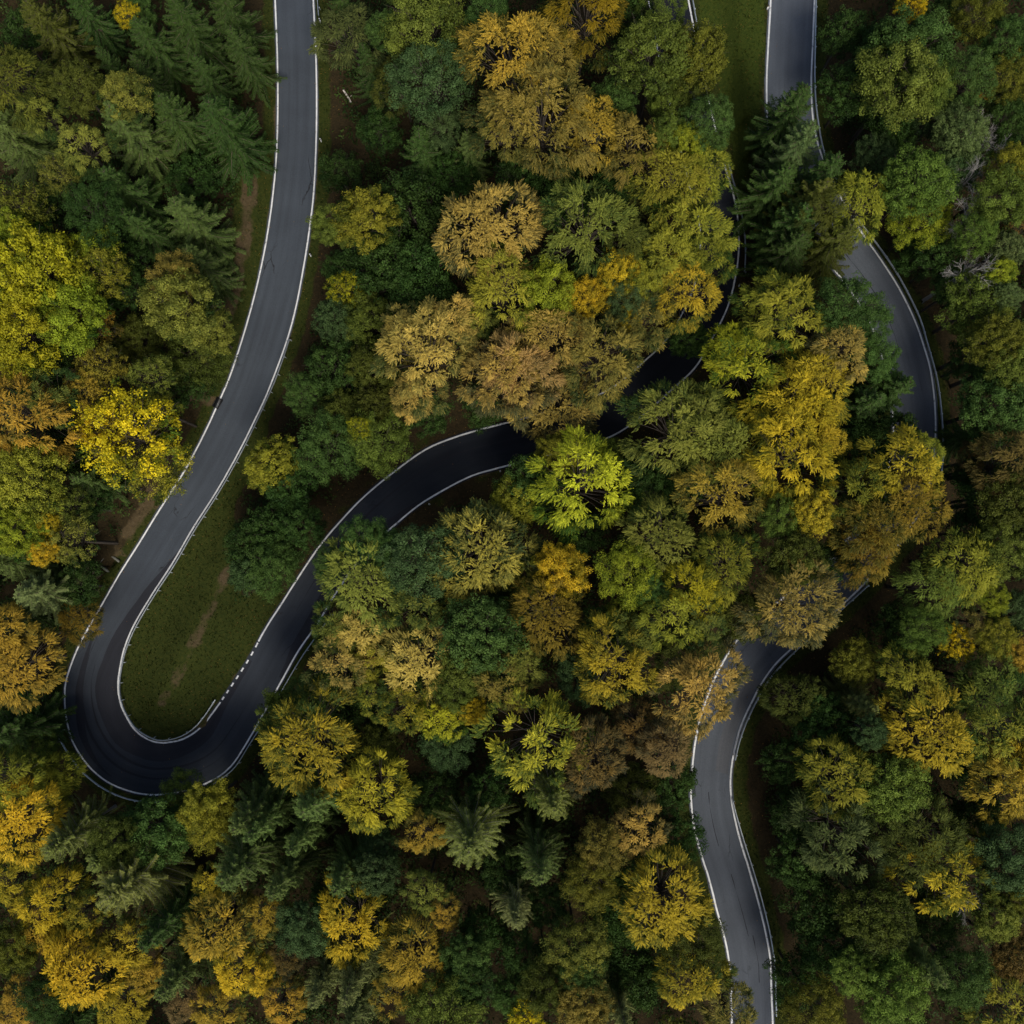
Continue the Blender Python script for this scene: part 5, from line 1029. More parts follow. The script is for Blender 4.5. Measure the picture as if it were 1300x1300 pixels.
# a narrow tarred joint down the right road
for (a, b, u) in ((9, 13, .42), (31, 33, .44), (34, 36, .55), (36, 38, .68)):
    n_ = iB[b]-iB[a]+1; w_ = u+.02*np.sin(np.arange(n_)*.21)
    strip_obj('tar_seam', TAR, road2, RB[iB[a]:iB[b]+1], w_-.006, w_+.006, .004, jitter=.02)

# ------------------------------------------------------------------ guard rails, marker posts, drains
post_V, post_F = join([box((0, 0, -.1), (.10, .06, 1.5)), box((0, .07, .55), (.09, .10, .28))])
POST = mesh_np('rail_post', post_V, post_F)
PROF = np.array([(.0, .86), (.035, .86), (.10, .80), (.10, .74), (.035, .70), (.10, .66), (.10, .60), (.035, .54), (.0, .54), (.065, .60), (.065, .66), (.0, .70), (.065, .74), (.065, .80)])
def guard_rail(label, pts):
    P = resample(np.array(pts), 1.0); base = P[0].copy(); P = P-base
    T = unit(np.gradient(P, axis=0)); side = np.c_[T[:, 1], -T[:, 0], np.zeros(len(T))]
    # profile faces the nearest road
    mid = P[len(P)//2]+base; dirs = CS[((CS[:, :2]-mid[:2])**2).sum(1).argmin()][:2]-mid[:2]
    sg = 1 if dirs@side[len(P)//2][:2] > 0 else -1
    root = bpy.data.objects.new('guard_rail', None); COL.objects.link(root); root.location = base; root.empty_display_size = .3
    tag(root, label, 'guard rail', 'steel guard rails along the road')
    n = len(PROF); V = (P[:, None]+side[:, None]*(PROF[None, :, :1]*sg*1.25)+np.array([0, 0, 1.])*PROF[None, :, 1:]).reshape(-1, 3)
    i = np.arange(len(P)-1)[:, None]*n+np.arange(n)[None]; j = np.arange(len(P)-1)[:, None]*n+(np.arange(n)[None]+1) % n
    obj('beam', mesh_np('rail_beam', V, np.stack([i, j, j+n, i+n], -1).reshape(-1, 4)), STEEL, root)
    for q in range(0, len(P), 3):
        o = obj('post', POST, STEEL, root); o.location = P[q]-side[q]*sg*.13
        o.rotation_euler.z = math.atan2(T[q][1], T[q][0])+(math.pi if sg > 0 else 0)
        g = float(terrain(P[q][0]+base[0], P[q][1]+base[1])[0][0])-base[2]; o.location.z = min(P[q][2], g+.25)
    return root
for lab, pts in GUARD_RAILS: guard_rail(lab, pts)
def marker_post(x, y, z, label):
    root = bpy.data.objects.new('marker_post', None); COL.objects.link(root); root.location = (x, y, z); root.empty_display_size = .3
    tag(root, label, 'marker post', 'roadside marker posts')
    V = []; 
    for h, s in ((-.2, 1), (.70, 1)): V += [(-.075*s, -.06*s, h), (.075*s, -.06*s, h), (.0, .08*s, h)]
    tri = lambda h0, h1, s, t: (np.array([(-.075*s, -.06*s, h0), (.075*s, -.06*s, h0), (.03*s, .07*s, h0), (-.03*s, .07*s, h0), (-.075*t, -.06*t, h1), (.075*t, -.06*t, h1), (.03*t, .07*t, h1), (-.03*t, .07*t, h1)]), box((0, 0, 0), (1, 1, 1))[1])
    dark = 'dark' in label
    obj('body', mesh_np('marker_body', *tri(-.3, .68, 1, 1)), WHITE, root)
    obj('band', mesh_np('marker_band', *tri(.68, .90, 1.04, 1.04)), BLACK, root)
    obj('cap', mesh_np('marker_cap', *tri(.90, 1.02, 1, .8)), BLACK if dark else WHITE, root)
    obj('reflector', mesh_np('marker_reflector', *box((0, -.066, .79), (.06, .012, .16))), REFLECTOR, root)
    k = ((CS[:, 0]-x)**2+(CS[:, 1]-y)**2).argmin(); root.rotation_euler.z = math.atan2(CS[k, 1]-y, CS[k, 0]-x)
    root.scale = (1.3, 1.3, 1.0)
for p in MARKER_POSTS: marker_post(*p)

def drain():
    x, y = GULLY[-1]; z = float(terrain(x, y)[0][0])
    root = bpy.data.objects.new('drain_grate', None); COL.objects.link(root); root.location = (x+.25, y-.1, z+.1); root.rotation_euler.z = math.radians(62)
    tag(root, 'dark iron drain grate at the left edge of the straight road', 'drain')
    obj('frame', mesh_np('drain_frame', *join([box((0, .42, 0), (1.3, .08, .16)), box((0, -.42, 0), (1.3, .08, .16)), box((.65, 0, 0), (.08, .92, .16)), box((-.65, 0, 0), (.08, .92, .16)), box((0, 0, -.1), (1.3, .84, .04))])), IRON, root)
    bar = mesh_np('drain_bar', *box((0, 0, 0), (.06, .80, .06)))
    for k in range(9): obj('bar', bar, IRON, root, ((k-4)*.135, 0, .03))
drain()
def culvert():
    x, y = PIT; z = float(terrain(x, y)[0][0])
    root = bpy.data.objects.new('culvert_inlet', None); COL.objects.link(root); root.location = (x, y, z); root.rotation_euler.z = math.radians(143)
    tag(root, 'dark stone culvert inlet sunk beside the road above the hairpin', 'culvert')
    obj('headwall', mesh_np('culvert_headwall', *box((1.15, 0, .55), (.3, 2.2, 1.3))), CONCRETE, root)
    for s in (-1, 1): obj('side_wall', mesh_np('culvert_side', *box((.1, s*.95, .45), (1.8, .22, 1.1))), CONCRETE, root)
    a = np.linspace(0, 2*math.pi, 17)[:-1]; ring = lambda r, xx: np.c_[np.full(16, xx), r*np.cos(a), .45+r*np.sin(a)]
    V = np.vstack([ring(.42, .75), ring(.42, 1.0), ring(.34, .75), ring(.34, 1.0)]); i = np.arange(16); j = (i+1) % 16
    F = np.vstack([np.c_[i, j, j+16, i+16], np.c_[i+32, i+48, j+48, j+32], np.c_[i, i+32, j+32, j]])
    obj('pipe', mesh_np('culvert_pipe', V, F), IRON, root)
culvert()

# ------------------------------------------------------------------ tree prototypes
def crown_feathery(seed, R, depth, nl, ns, nf):
    """domed crown of many drooping leaf sprays, gathered in tufts round the limb ends"""
    g = np.random.default_rng(seed); zc = .34*depth; up = .66*depth; dn = .32*depth
    k = np.arange(nl)+.5; ct = 1-k/nl*1.48; th = np.arccos(np.clip(ct, -1, 1)); ph = k*2.39996+g.uniform(0, 6)+g.normal(0, .25, nl)
    # slow swell and dent of the outline so no two sides match
    w1, w2 = g.uniform(0, 6.28, 2); jr = (.86+.12*np.sin(2*ph+w1)+.11*np.sin(3*ph+w2)+g.normal(0, .07, nl)); jr = np.clip(jr, .55, 1.12)
    E = np.c_[R*np.sin(th)*np.cos(ph)*jr, R*np.sin(th)*np.sin(ph)*jr, zc+np.where(ct > 0, up, dn)*ct*(.88+g.normal(0, .09, nl))]
    E[:, :2] += g.normal(0, .05*R, 2)
    E[:, :2] *= (1.10-.42*np.clip((E[:, 2:3]-zc)/up, 0, 1)**1.5*.5)
    lines, P, D, Nn, Ln, Wd, tint, val = [], [], [], [], [], [], [], []
    side_t = g.normal(0, .12, 3)
    for q in range(nl):
        s0 = np.array([0, 0, -.30*depth+.45*depth*max(ct[q], 0)]); mid = np.array([E[q][0]*.42, E[q][1]*.42, s0[2]+(E[q][2]-s0[2])*.62])
        tt = np.linspace(0, 1, 6)[:, None]; C = (1-tt)**2*s0+2*tt*(1-tt)*mid+tt**2*E[q]
        lines.append((C, np.linspace(.014*R, .003*R, 6)))
        lr = R*.20*g.uniform(.75, 1.3)*(1.2 if th[q] < .6 else 1); lobe = g.normal(0, .19)+(E[q]/R)@side_t; hl = (E[q][2]/depth-.50); lv = 1+g.normal(0, .07)
        n = int(ns*g.uniform(.75, 1.25)*(lr/(.2*R))**1.5); axis = unit(np.array([E[q][0], E[q][1], (E[q][2]-zc*.7)*1.1]))
        dr = unit(g.normal(0, 1, (n, 3))+axis*.75+np.array([0, 0, .30])); o = E[q]+dr*lr*g.uniform(.25, .85, (n, 1))
        rr_ = np.hypot(o[:, 0], o[:, 1])[:, None]/R; rad_ = np.c_[o[:, :2]/R, np.full(n, .12)]*np.minimum(1, .2+1.2*rr_)
        d = unit(dr*.75+rad_*.75+g.normal(0, .25, (n, 3))); d[:, 2] = d[:, 2]*.75-g.uniform(.0, .40, n)*np.minimum(1, .1+1.4*rr_[:, 0]); d = unit(d)
        L = g.uniform(.075, .15, n)*R*np.minimum(1, .7+.5*rr_[:, 0])
        for m in range(n):
            up_ = unit(np.array([0, 0, 1.])+dr[m]*.5+g.normal(0, .2, 3)); sd = unit(np.cross(d[m], up_))
            nn = max(5, int(nf*L[m]/(.12*R))); s = (np.arange(nn)+.6)/nn; sg = np.where(np.arange(nn) % 2 == 0, 1, -1)[:, None]
            p = o[m]+d[m]*(s*L[m])[:, None]+np.array([0, 0, -1.])*(.25*L[m]*s**2)[:, None]
            P.append(p); D.append(d[m]*.8+sd*sg*.75*(1.05-s)[:, None]+np.array([0, 0, -.3])*s[:, None]+g.normal(0, .16, (nn, 3)))
            Nn.append(np.repeat(up_[None], nn, 0)+g.normal(0, .3, (nn, 3))); Ln.append(.034*R*(1.1-.35*s)*g.uniform(.75, 1.3, nn)); Wd.append(.020*R*(1.1-.35*s)*g.uniform(.75, 1.3, nn))
            sp = g.normal(0, .15); tint.append(np.full(nn, .42+lobe+sp+hl*1.05)+.25*(s-.5)+g.normal(0, .10, nn)); val.append(np.full(nn, lv+g.normal(0, .12))*g.uniform(.8, 1.2, nn))  # height term paints graded crown shading along with the autumn turn
    V, F = leaves(np.vstack(P), np.vstack(D), np.vstack(Nn), np.concatenate(Ln), np.concatenate(Wd))
    return (V, F, np.clip(np.concatenate(tint), 0, 1), np.concatenate(val)), tubes(lines, 4)
def crown_round(seed, R, depth, nl, nf, leaf=.26, spread=.30, hollow=.55, wood=1.):
    g = np.random.default_rng(seed); zc = .48*depth; up = .52*depth; dn = .46*depth
    k = np.arange(nl)+.5; ct = 1-k/nl*1.55; th = np.arccos(np.clip(ct, -1, 1)); ph = k*2.39996+g.uniform(0, 6)+g.normal(0, .25, nl)
    jr = g.uniform(.62, .92, nl)
    E = np.c_[R*np.sin(th)*np.cos(ph)*jr, R*np.sin(th)*np.sin(ph)*jr, zc+np.where(ct > 0, up, dn)*ct*g.uniform(.75, .98, nl)]
    lines, P, D, Nn, tint, val = [], [], [], [], [], []
    for q in range(nl):
        s0 = np.array([0, 0, -.35*depth+.45*depth*max(ct[q], 0)]); mid = np.array([E[q][0]*.45, E[q][1]*.45, s0[2]+(E[q][2]-s0[2])*.6])
        tt = np.linspace(0, 1, 6)[:, None]; C = (1-tt)**2*s0+2*tt*(1-tt)*mid+tt**2*E[q]
        lines.append((C, np.linspace(.016*R, .005*R, 6)*wood))
        for _ in range(3):
            e2 = E[q]+g.normal(0, .13*R, 3)+unit(E[q])*.1*R; lines.append((np.linspace(C[4], e2, 3), np.array([.007, .004, .002])*R*wood))
        lr = R*spread*g.uniform(.65, 1.2); n = int(nf*g.uniform(.75, 1.25))
        # sub-clumps give the lobe its cauliflower outline
        nc = 7; cen = unit(g.normal(0, 1, (nc, 3))+np.array([0, 0, .45]))*lr*.85; wh = g.integers(0, nc, n)
        dirs = unit(g.normal(0, 1, (n, 3))+np.array([0, 0, .35])); rad = lr*.48*g.uniform(hollow, 1.0, n)[:, None]
        p = E[q]+cen[wh]+dirs*rad*np.array([1, 1, .85])
        P.append(p); nd = unit(dirs+g.normal(0, .45, (n, 3))+np.array([0, 0, .25])); Nn.append(nd)
        tv = np.cross(nd, unit(g.normal(0, 1, (n, 3)))); D.append(unit(tv)+np.array([0, 0, -.25])+dirs*.25)
        hl = E[q][2]/depth-.45; lobe = g.normal(0, .19); cl = g.normal(0, .17, nc)
        tint.append(.42+lobe+cl[wh]+hl*.95+g.normal(0, .10, n)); val.append((1+g.normal(0, .13, nc))[wh]*g.uniform(.82, 1.18, n))  # low lobes take the darker tone, shading painted with the leaf colour
    P = np.vstack(P); n = len(P); ln = leaf*g.uniform(.75, 1.3, n)
    V, F = leaves(P, np.vstack(D), np.vstack(Nn), ln, ln*.62)
    return (V, F, np.clip(np.concatenate(tint), 0, 1), np.concatenate(val)), tubes(lines, 4)
def crown_needle(seed, R, H, spacing=.46, per=6.5, z0=.10, asc=(34, -16), droop=.14, bl=.46, bw=.12, start=.10, shape=.80, wood=1., step=.17, hang=.40):
    g = np.random.default_rng(seed); lines, P, D, Nn, Ln, Wd, tint, val = [], [], [], [], [], [], [], []
    z = z0*H; a0 = 0
    while z < .985*H:
        t = (z-z0*H)/((1-z0)*H); n = int(per*g.uniform(.8, 1.2)) if t < .93 else 4
        a0 += 1.1; el = math.radians(asc[1]+(asc[0]-asc[1])*t**1.3)
        for q in range(n):
            L = (R*(1-t)**shape+.12)*g.uniform(.50, 1.16); a = a0+q*2*math.pi/n+g.normal(0, .26)
            h = np.array([math.cos(a), math.sin(a), 0]); sd = np.array([-h[1], h[0], 0]); e = el+g.normal(0, .17)
            nn = max(3, int(L/step)); s = (np.arange(nn)+.5)/nn
            curve = lambda s_: np.array([0, 0, z])+np.outer(s_*L*math.cos(e), h)+np.outer(s_*L*math.sin(e)-droop*L*np.sin(s_*math.pi*.72)+.06*L*s_**3, [0, 0, 1.])+np.outer(.06*L*np.sin(s_*3+q), sd)
            ss = np.linspace(0, 1, 5); lines.append((curve(ss), np.linspace(.014*L+.012, .006, 5)*wood))
            k = s > start; s = s[k]; nn = len(s)
            if not nn: continue
            C = curve(s); tl = g.normal(0, .12)+t*.35
            for sg in (-1, 1):
                l = (bl*(1.12-.62*s)*min(1, .35+L/2.2)+.06)*g.uniform(.8, 1.2, nn)
                P.append(C); D.append(h*.62+sd*sg*.85+np.array([0, 0, -1.])*(hang*(.5+.5*(1-t)))+g.normal(0, .14, (nn, 3))); Nn.append(np.array([0, 0, 1.])+h*.1+g.normal(0, .18, (nn, 3)))
                Ln.append(l); Wd.append(np.full(nn, bw)*g.uniform(.8, 1.25, nn)); tint.append(.40+tl+.30*(s-.4)+g.normal(0, .10, nn)); val.append(g.uniform(.82, 1.18, nn))
            P.append(C); D.append(np.repeat(h[None]*.9, nn, 0)+np.array([0, 0, .22])+g.normal(0, .12, (nn, 3))); Nn.append(np.array([0, 0, 1.])+g.normal(0, .25, (nn, 3)))
            Ln.append(np.full(nn, step*2.1)); Wd.append(np.full(nn, bw*1.0)); tint.append(.62+tl+g.normal(0, .10, nn)); val.append(g.uniform(.9, 1.2, nn))
        z += spacing*g.uniform(.75, 1.25)*(1-.35*t)
    V, F = leaves(np.vstack(P), np.vstack(D), np.vstack(Nn), np.concatenate(Ln), np.concatenate(Wd))
    return (V, F, np.clip(np.concatenate(tint), 0, 1), np.concatenate(val)), tubes(lines, 4)
def crown_bare(seed, R, depth):
    g = np.random.default_rng(seed); lines = []
    def grow(lines, p, d, L, r, lev):
        n = 5; pts = [p]; dd = d
        for _ in range(n): dd = unit(dd+g.normal(0, .16, 3)+np.array([0, 0, .05])); pts.append(pts[-1]+dd*L/n)
        pts = np.array(pts); lines.append((pts, np.linspace(r, r*.35, n+1)))
        if lev == 0: return
        for q in range(5 if lev > 1 else 4):
            k = g.integers(1, n+1); grow(lines, pts[k], unit(dd+g.normal(0, .62, 3)), L*g.uniform(.42, .65), r*.5, lev-1)
    limbs = []
    for q in range(9):
        lines = []; limbs.append(lines); a = q*2.4+g.normal(0, .2); grow(lines, np.array([0, 0, depth*g.uniform(-.3, .5)]), unit(np.array([math.cos(a), math.sin(a), g.uniform(.3, 1.2)])), R*.85, .022*R, 3)
    return None, [tubes(l, 4) for l in limbs]
def proto(name, data, leafmat, woodmat):
    lf, wd = data; cm = None
    if lf is None:
        ms = [mesh_np(name+'_limb', *w, smooth_shade=True) for w in wd]
        for m in ms: m.materials.append(woodmat)
        return None, ms
    if lf is not None:
        cm = mesh_np(name+'_crown', lf[0], lf[1], {'tint': lf[2], 'value': lf[3]}); cm.materials.append(leafmat)
    wm = mesh_np(name+'_limbs', *wd, smooth_shade=True); wm.materials.append(woodmat); return cm, wm
NOM = {'feathery': (5., 8.6), 'round': (5., 8.2), 'bushy': (4., 6.2), 'speckled': (4., 5.6), 'spruce': (3.8, 15.), 'starburst': (4.4, 15.), 'bare': (3., 5.)}
PROTO = {
 'feathery': [proto('feathery', crown_feathery(20+i, 5., 8.6, (52, 78, 64, 92, 58, 70, 46, 84)[i], (58, 46, 50, 38, 52, 52, 58, 38)[i], 10), LEAF, BARK) for i in range(8)],
 'round': [proto('round', crown_round(40+i, 5., 8.2, (40, 52, 62, 46, 56, 36)[i], (540, 440, 360, 480, 420, 600)[i], .21+.02*(i % 3), (.33, .28, .25, .30, .27, .36)[i]), LEAF, BARK) for i in range(6)],
 'bushy': [proto('bushy', crown_round(60+i, 4., 6.2, 34, 330, .24, .33), LEAF, BARK) for i in range(4)],
 'speckled': [proto('speckled', crown_round(70+i, 4., 5.6, 38, 220, .20, .30, .2, 1.1), LEAF, BARK) for i in range(4)],
 'spruce': [proto('spruce', crown_needle(80+i, 3.8, 15., .50, 6.4, .12, (40, -16), .12, .50, .105, .10, .74, 1.0, .12, .50), NEEDLE, SPRUCE_BARK) for i in range(5)],
 'starburst': [proto('starburst', crown_needle(90+i, 4.4, 15., .36, 9.0, .30, (55, -10), .06, .38, .065, .10, .66, .8, .085, .32), NEEDLE, PALE_BARK) for i in range(3)],
 'bare': [proto('bare', crown_bare(95+i, 3., 5.), None, DEAD_WOOD) for i in range(3)]}
def trunk_mesh(name, flare, mat, kink):
    zz = np.array([-.06, 0, .03, .10, .3, .6, .85, 1.]); r = np.array([flare*1.25, flare*1.1, flare*.86, .74, .64, .46, .26, .10])
    P = np.c_[kink*np.sin(zz*4), kink*np.cos(zz*3)-kink, zz]; me = mesh_np(name, *tubes([(P, r)], 8), smooth_shade=True); me.materials.append(mat); return me
TRUNK = {'leafy': trunk_mesh('trunk', 1., BARK, .3), 'spruce': trunk_mesh('spruce_trunk', 1., SPRUCE_BARK, .0), 'starburst': trunk_mesh('pale_trunk', 1., PALE_BARK, .0), 'bare': trunk_mesh('dead_trunk', 1., DEAD_WOOD, .2)}
# two tones per colour name: autumn colour plus painted shade low in the crown
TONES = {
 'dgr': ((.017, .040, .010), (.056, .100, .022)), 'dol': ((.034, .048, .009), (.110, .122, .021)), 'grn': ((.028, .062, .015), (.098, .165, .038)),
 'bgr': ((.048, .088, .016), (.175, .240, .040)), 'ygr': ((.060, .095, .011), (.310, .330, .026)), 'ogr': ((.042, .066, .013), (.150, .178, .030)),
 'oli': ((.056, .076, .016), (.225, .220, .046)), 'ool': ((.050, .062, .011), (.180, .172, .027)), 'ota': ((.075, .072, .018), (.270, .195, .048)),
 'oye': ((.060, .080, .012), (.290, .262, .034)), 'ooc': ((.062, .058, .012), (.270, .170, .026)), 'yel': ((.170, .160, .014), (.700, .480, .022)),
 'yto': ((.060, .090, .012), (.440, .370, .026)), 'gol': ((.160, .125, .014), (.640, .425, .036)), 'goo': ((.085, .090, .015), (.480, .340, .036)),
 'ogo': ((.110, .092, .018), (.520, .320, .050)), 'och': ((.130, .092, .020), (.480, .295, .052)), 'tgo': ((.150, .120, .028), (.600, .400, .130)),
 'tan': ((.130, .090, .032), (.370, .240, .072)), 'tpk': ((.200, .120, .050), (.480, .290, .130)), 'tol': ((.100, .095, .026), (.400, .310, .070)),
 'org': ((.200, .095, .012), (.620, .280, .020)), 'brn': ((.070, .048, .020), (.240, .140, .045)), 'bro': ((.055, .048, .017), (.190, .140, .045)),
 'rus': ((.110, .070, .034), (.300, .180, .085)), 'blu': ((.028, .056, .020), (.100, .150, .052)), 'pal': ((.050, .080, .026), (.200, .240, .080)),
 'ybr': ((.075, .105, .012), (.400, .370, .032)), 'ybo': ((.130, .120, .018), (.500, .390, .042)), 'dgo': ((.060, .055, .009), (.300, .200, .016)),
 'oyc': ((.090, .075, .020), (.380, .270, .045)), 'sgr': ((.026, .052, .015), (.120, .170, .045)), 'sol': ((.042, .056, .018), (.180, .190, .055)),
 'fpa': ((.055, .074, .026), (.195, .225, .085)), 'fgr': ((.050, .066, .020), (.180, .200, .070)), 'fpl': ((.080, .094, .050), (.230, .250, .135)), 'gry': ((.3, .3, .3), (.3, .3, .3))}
def pigment(c):
    r, g_, b_ = c
    k = 1.12 if r > .3 else 1.
    if r > g_: return (r*k, g_*1.08*k, b_*.80)
    return (r*.94, g_*1.02, b_*.92)
TONES = {k_: (pigment((a_[0]*.58, a_[1]*.86, a_[2]) if a_[0] > .055 and k_ not in ('gry', 'fpl') else a_), pigment(b_)) for k_, (a_, b_) in TONES.items()}
for k_ in ('oli', 'oye', 'ota', 'tol', 'ygr', 'ybr', 'ybo', 'tan', 'ogr'): TONES[k_] = (TONES[k_][0], tuple(c_*1.2 for c_ in TONES[k_][1]))   # outer tones of these leaf colours raised
NAMES = {'feathery': 'feathery_tree', 'round': 'broadleaf_tree', 'bushy': 'understory_tree', 'speckled': 'thin_leaved_tree', 'spruce': 'spruce_tree', 'starburst': 'conifer_tree', 'bare': 'bare_tree'}
GROUPS = {'feathery': 'feathery autumn trees', 'round': 'round-crowned broadleaf trees', 'bushy': 'low bushy trees in the gaps', 'speckled': 'thin-leaved trees turning yellow', 'spruce': 'dark spruces', 'starburst': 'pale starburst conifers', 'bare': 'leafless grey trees'}
rnd = random.Random(7)
for idx, (kind, x, y, z, R, H, colour, label, lx, ly) in enumerate(TREES):
    root = bpy.data.objects.new(NAMES[kind], None); COL.objects.link(root); root.location = (x, y, z); root.empty_display_size = .5
    tag(root, label, 'tree', GROUPS[kind])
    cm, wm = PROTO[kind][(idx*5+rnd.randrange(9)) % len(PROTO[kind])]
    n0, d0_ = NOM[kind]; s = R/n0*(1.05 if kind in ('spruce', 'starburst') else 1.17); rz = rnd.uniform(0, 6.283); sx, sy = s*rnd.uniform(.90, 1.10), s*rnd.uniform(.90, 1.10)
    lean = Vector((lx, ly, 0))
    if kind in ('spruce', 'starburst'):
        sz = H/d0_; cz = 0.; tilt = Matrix.Rotation(rnd.uniform(-.03, .03), 4, 'X'); tr = .012*H; th = H*.985; tk = kind
    else:
        sz = s*rnd.uniform(.88, 1.08); cz = H-d0_*sz; tilt = Matrix.Rotation(rnd.uniform(-.16, .16), 4, 'X')@Matrix.Rotation(rnd.uniform(-.16, .16), 4, 'Y'); tr = .010*H+.018*R; th = cz+.5*d0_*sz; tk = 'bare' if kind == 'bare' else 'leafy'
    if kind in ('spruce', 'starburst'):
        M = Matrix(((1, 0, lx/H*1.6, 0), (0, 1, ly/H*1.6, 0), (0, 0, 1, 0), (0, 0, 0, 1)))@tilt@Matrix.Rotation(rz, 4, 'Z')@Matrix.Diagonal((sx, sy, sz, 1))
    else:
        M = Matrix.Translation((lx, ly, cz))@tilt@Matrix.Rotation(rz, 4, 'Z')@Matrix.Diagonal((sx, sy, sz, 1))
    t_ = obj('trunk', TRUNK[tk], None, root)
    top = Vector((lx, ly, th)) if tk not in ('spruce', 'starburst') else Vector((lx*1.6, ly*1.6, th))
    t_.matrix_basis = Matrix(((tr, 0, top.x, 0), (0, tr, top.y, 0), (0, 0, th, 0), (0, 0, 0, 1)))
    for w in (wm if isinstance(wm, list) else [wm]):
        ob = obj('limb' if isinstance(wm, list) else 'limbs', w, None, root); ob.matrix_basis = M
    if cm:
        c = obj('crown', cm, None, root); c.matrix_basis = M
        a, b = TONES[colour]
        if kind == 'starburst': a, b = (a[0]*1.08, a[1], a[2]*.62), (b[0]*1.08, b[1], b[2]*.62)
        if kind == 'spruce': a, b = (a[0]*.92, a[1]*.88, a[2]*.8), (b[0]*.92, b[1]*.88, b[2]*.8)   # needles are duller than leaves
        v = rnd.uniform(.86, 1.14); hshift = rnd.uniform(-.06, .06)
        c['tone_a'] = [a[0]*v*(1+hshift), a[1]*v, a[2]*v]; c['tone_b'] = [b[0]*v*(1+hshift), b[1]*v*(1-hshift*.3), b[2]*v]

# ------------------------------------------------------------------ ground growth: one mass each of undergrowth, grass and fallen leaves
def stuff_leaves(name, label, V, F, tint, tones, seed):
    g = np.random.default_rng(seed)
    o = obj(name, mesh_np(name, V, F, {'tint': np.clip(tint, 0, 1), 'value': g.uniform(.75, 1.25, len(F))}), LEAF)
    o['tone_a'], o['tone_b'] = tones; return tag(o, label, None, None, 'stuff')
g = np.random.default_rng(3)
n = 16000; sx = g.uniform(-92, 92, n); sy = g.uniform(-84, 96, n); sz, sd = terrain(sx, sy)
cg_, cd_ = cover(sx, sy, sd); keep = (sd > 2.9+g.uniform(0, 1.6, n)) & (cg_ < .4) & (cd_ < .3) & (np.hypot(sx-PIT[0], sy-PIT[1]) > 2.2)
sx, sy, sz = sx[keep], sy[keep], sz[keep]; n = len(sx)
per = 40; rad = g.uniform(.6, 1.9, n); hh = rad*g.uniform(.7, 1.9, n)
dirs = unit(g.normal(0, 1, (n, per, 3))+np.array([0, 0, .7])); dirs[..., 2] = np.abs(dirs[..., 2])
p = np.c_[sx, sy, sz][:, None]+dirs*np.stack([rad, rad, hh], 1)[:, None]*g.uniform(.45, 1, (n, per, 1))
nd = unit(dirs+g.normal(0, .5, p.shape)+np.array([0, 0, .5])); dd = np.cross(nd, unit(g.normal(0, 1, p.shape)))+np.array([0, 0, -.2])
ll = np.repeat(.28*np.sqrt(rad), per)*g.uniform(.7, 1.4, n*per)
V, F = leaves(p.reshape(-1, 3), dd.reshape(-1, 3), nd.reshape(-1, 3), ll, ll*.6)
stuff_leaves('undergrowth', 'dark green undergrowth covering the forest floor', V, F, np.repeat(g.uniform(0, 1, n)**2, per)+g.normal(0, .1, n*per), ([.018, .040, .009], [.062, .100, .020]), 5)
n = 150000; sx = g.uniform(-80, 80, n); sy = g.uniform(-72, 86, n); sz, sd = terrain(sx, sy); cg_, cd_ = cover(sx, sy, sd)
keep = (sd > .32) & (cg_ > .45) & (cd_ < .35+.3*g.random(n)); sx, sy, sz = sx[keep], sy[keep], sz[keep]; n = len(sx); per = 5
bank = poly_inside(BANK_GRASS, sx, sy)
for who, lab, tones in ((~bank, 'short dark green grass on the verges and inside the hairpin', ([.013, .026, .005], [.040, .054, .010])), (bank, 'grass strip between the two upper roads, brighter light painted into its colour', ([.030, .050, .008], [.095, .112, .019]))):  # bank tones raised to paint in its brighter light
    q = np.c_[sx, sy, sz-.02][who]; n = len(q); p = np.repeat(q, per, 0)
    d = g.normal(0, .6, (n*per, 3))+np.array([0, 0, .8]); L = g.uniform(.10, .30, n*per)
    V, F = leaves(p, d, g.normal(0, 1, (n*per, 3))+np.array([0, 0, .4]), L, L*.28)
    stuff_leaves('grass', lab, V, F, np.repeat(g.random(n), per)*.9, tones, 6)
n = 42000; sx = g.uniform(-80, 80, n); sy = g.uniform(-72, 86, n); sz, sd = terrain(sx, sy)
pr = np.where(sd < 0, .02+.35*smooth(-1.0, 0, sd), .75); keep = (sd < 4) & (sd > -2.4) & (g.random(n) < pr); sx, sy, sz, sd = sx[keep], sy[keep], sz[keep], sd[keep]; n = len(sx)
zz = sz+np.where(sd < .3, .10, .04); d = g.normal(0, 1, (n, 3))*np.array([1, 1, .15])
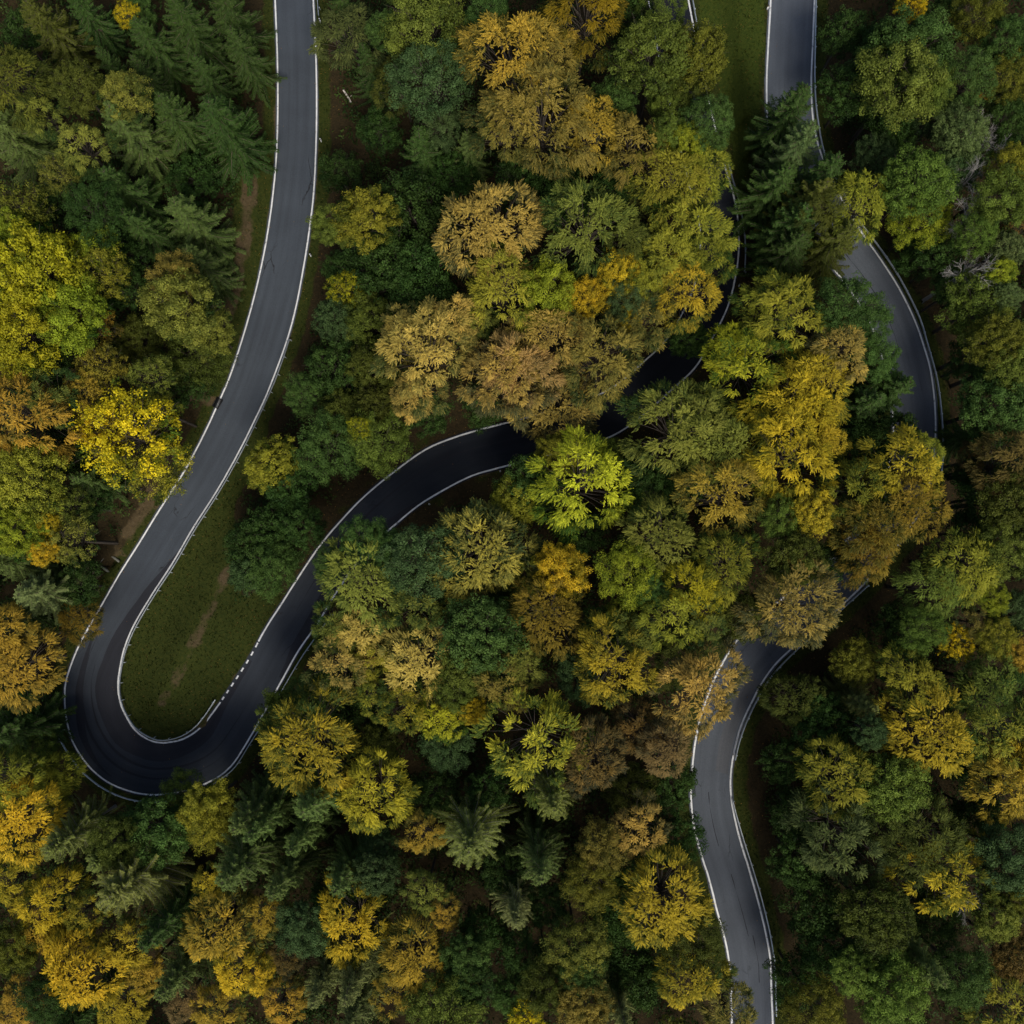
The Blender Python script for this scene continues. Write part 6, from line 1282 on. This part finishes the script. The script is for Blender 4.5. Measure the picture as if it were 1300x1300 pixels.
V, F = leaves(np.c_[sx, sy, zz], d, np.array([[0, 0, 1.]])+g.normal(0, .25, (n, 3)), g.uniform(.08, .18, n), g.uniform(.06, .11, n))
stuff_leaves('fallen_leaves', 'scattered brown and ochre fallen leaves along the road edges', V, F, g.random(n), ([.10, .05, .02], [.30, .17, .035]), 8)
# woodland going on beyond the picture, one mass
def thin(lf, keep, grow, sd_):
    V_, F_, t_, v_ = lf; q = V_.reshape(-1, 4, 3); m = np.random.default_rng(sd_).random(len(q)) < keep; q = q[m]; c = q.mean(1, keepdims=True)
    return c+(q-c)*grow, t_[m]
far_lf = [crown_round(140+i, 5., 8.2, 40, 460, .24)[0] for i in range(2)]; far_lf = [thin(f_, .30, 1.7, 3) for f_ in far_lf]
Vs, Ts = [], []
for i, (x, y, z, R, H) in enumerate(OUTER_WOOD):
    q, t_ = far_lf[i % 2]; a_ = i*1.7; c_, s_ = math.cos(a_), math.sin(a_); sc = R/5
    w = np.stack([q[..., 0]*c_-q[..., 1]*s_, q[..., 0]*s_+q[..., 1]*c_, q[..., 2]], -1)*sc+np.array([x, y, z+H-8.2*sc])
    Vs.append(w.reshape(-1, 3)); Ts.append(np.clip(t_+g.normal(0, .2), 0, 1))
Vs = np.vstack(Vs); stuff_leaves('surrounding_woodland', 'mixed green and olive woodland going on beyond the picture', Vs, np.arange(len(Vs)).reshape(-1, 4), np.concatenate(Ts), ([.034, .060, .012], [.190, .190, .030]), 9)
# a pale log lying under the trees
lx_, ly_ = FALLEN_LOG
lz = float(terrain(lx_, ly_)[0][0]); P = np.array([(-.6, .9, .3), (-.2, .3, .28), (.15, -.25, .25), (.5, -.9, .2)])
lg = tag(bpy.data.objects.new('fallen_log', None), 'short pale log lying in the grass right of the straight road', 'log'); COL.objects.link(lg); lg.location = (lx_, ly_, lz)
obj('bark', mesh_np('log_bark', *tubes([(P, np.array([.13, .13, .12, .10]))], 8), smooth_shade=True), BIRCH, lg)
obj('branch_stub', mesh_np('log_stub', *tubes([(np.array([(.1, -.2, .3), (.35, -.1, .5), (.6, .05, .62)]), np.array([.05, .04, .02]))], 6)), BIRCH, lg)
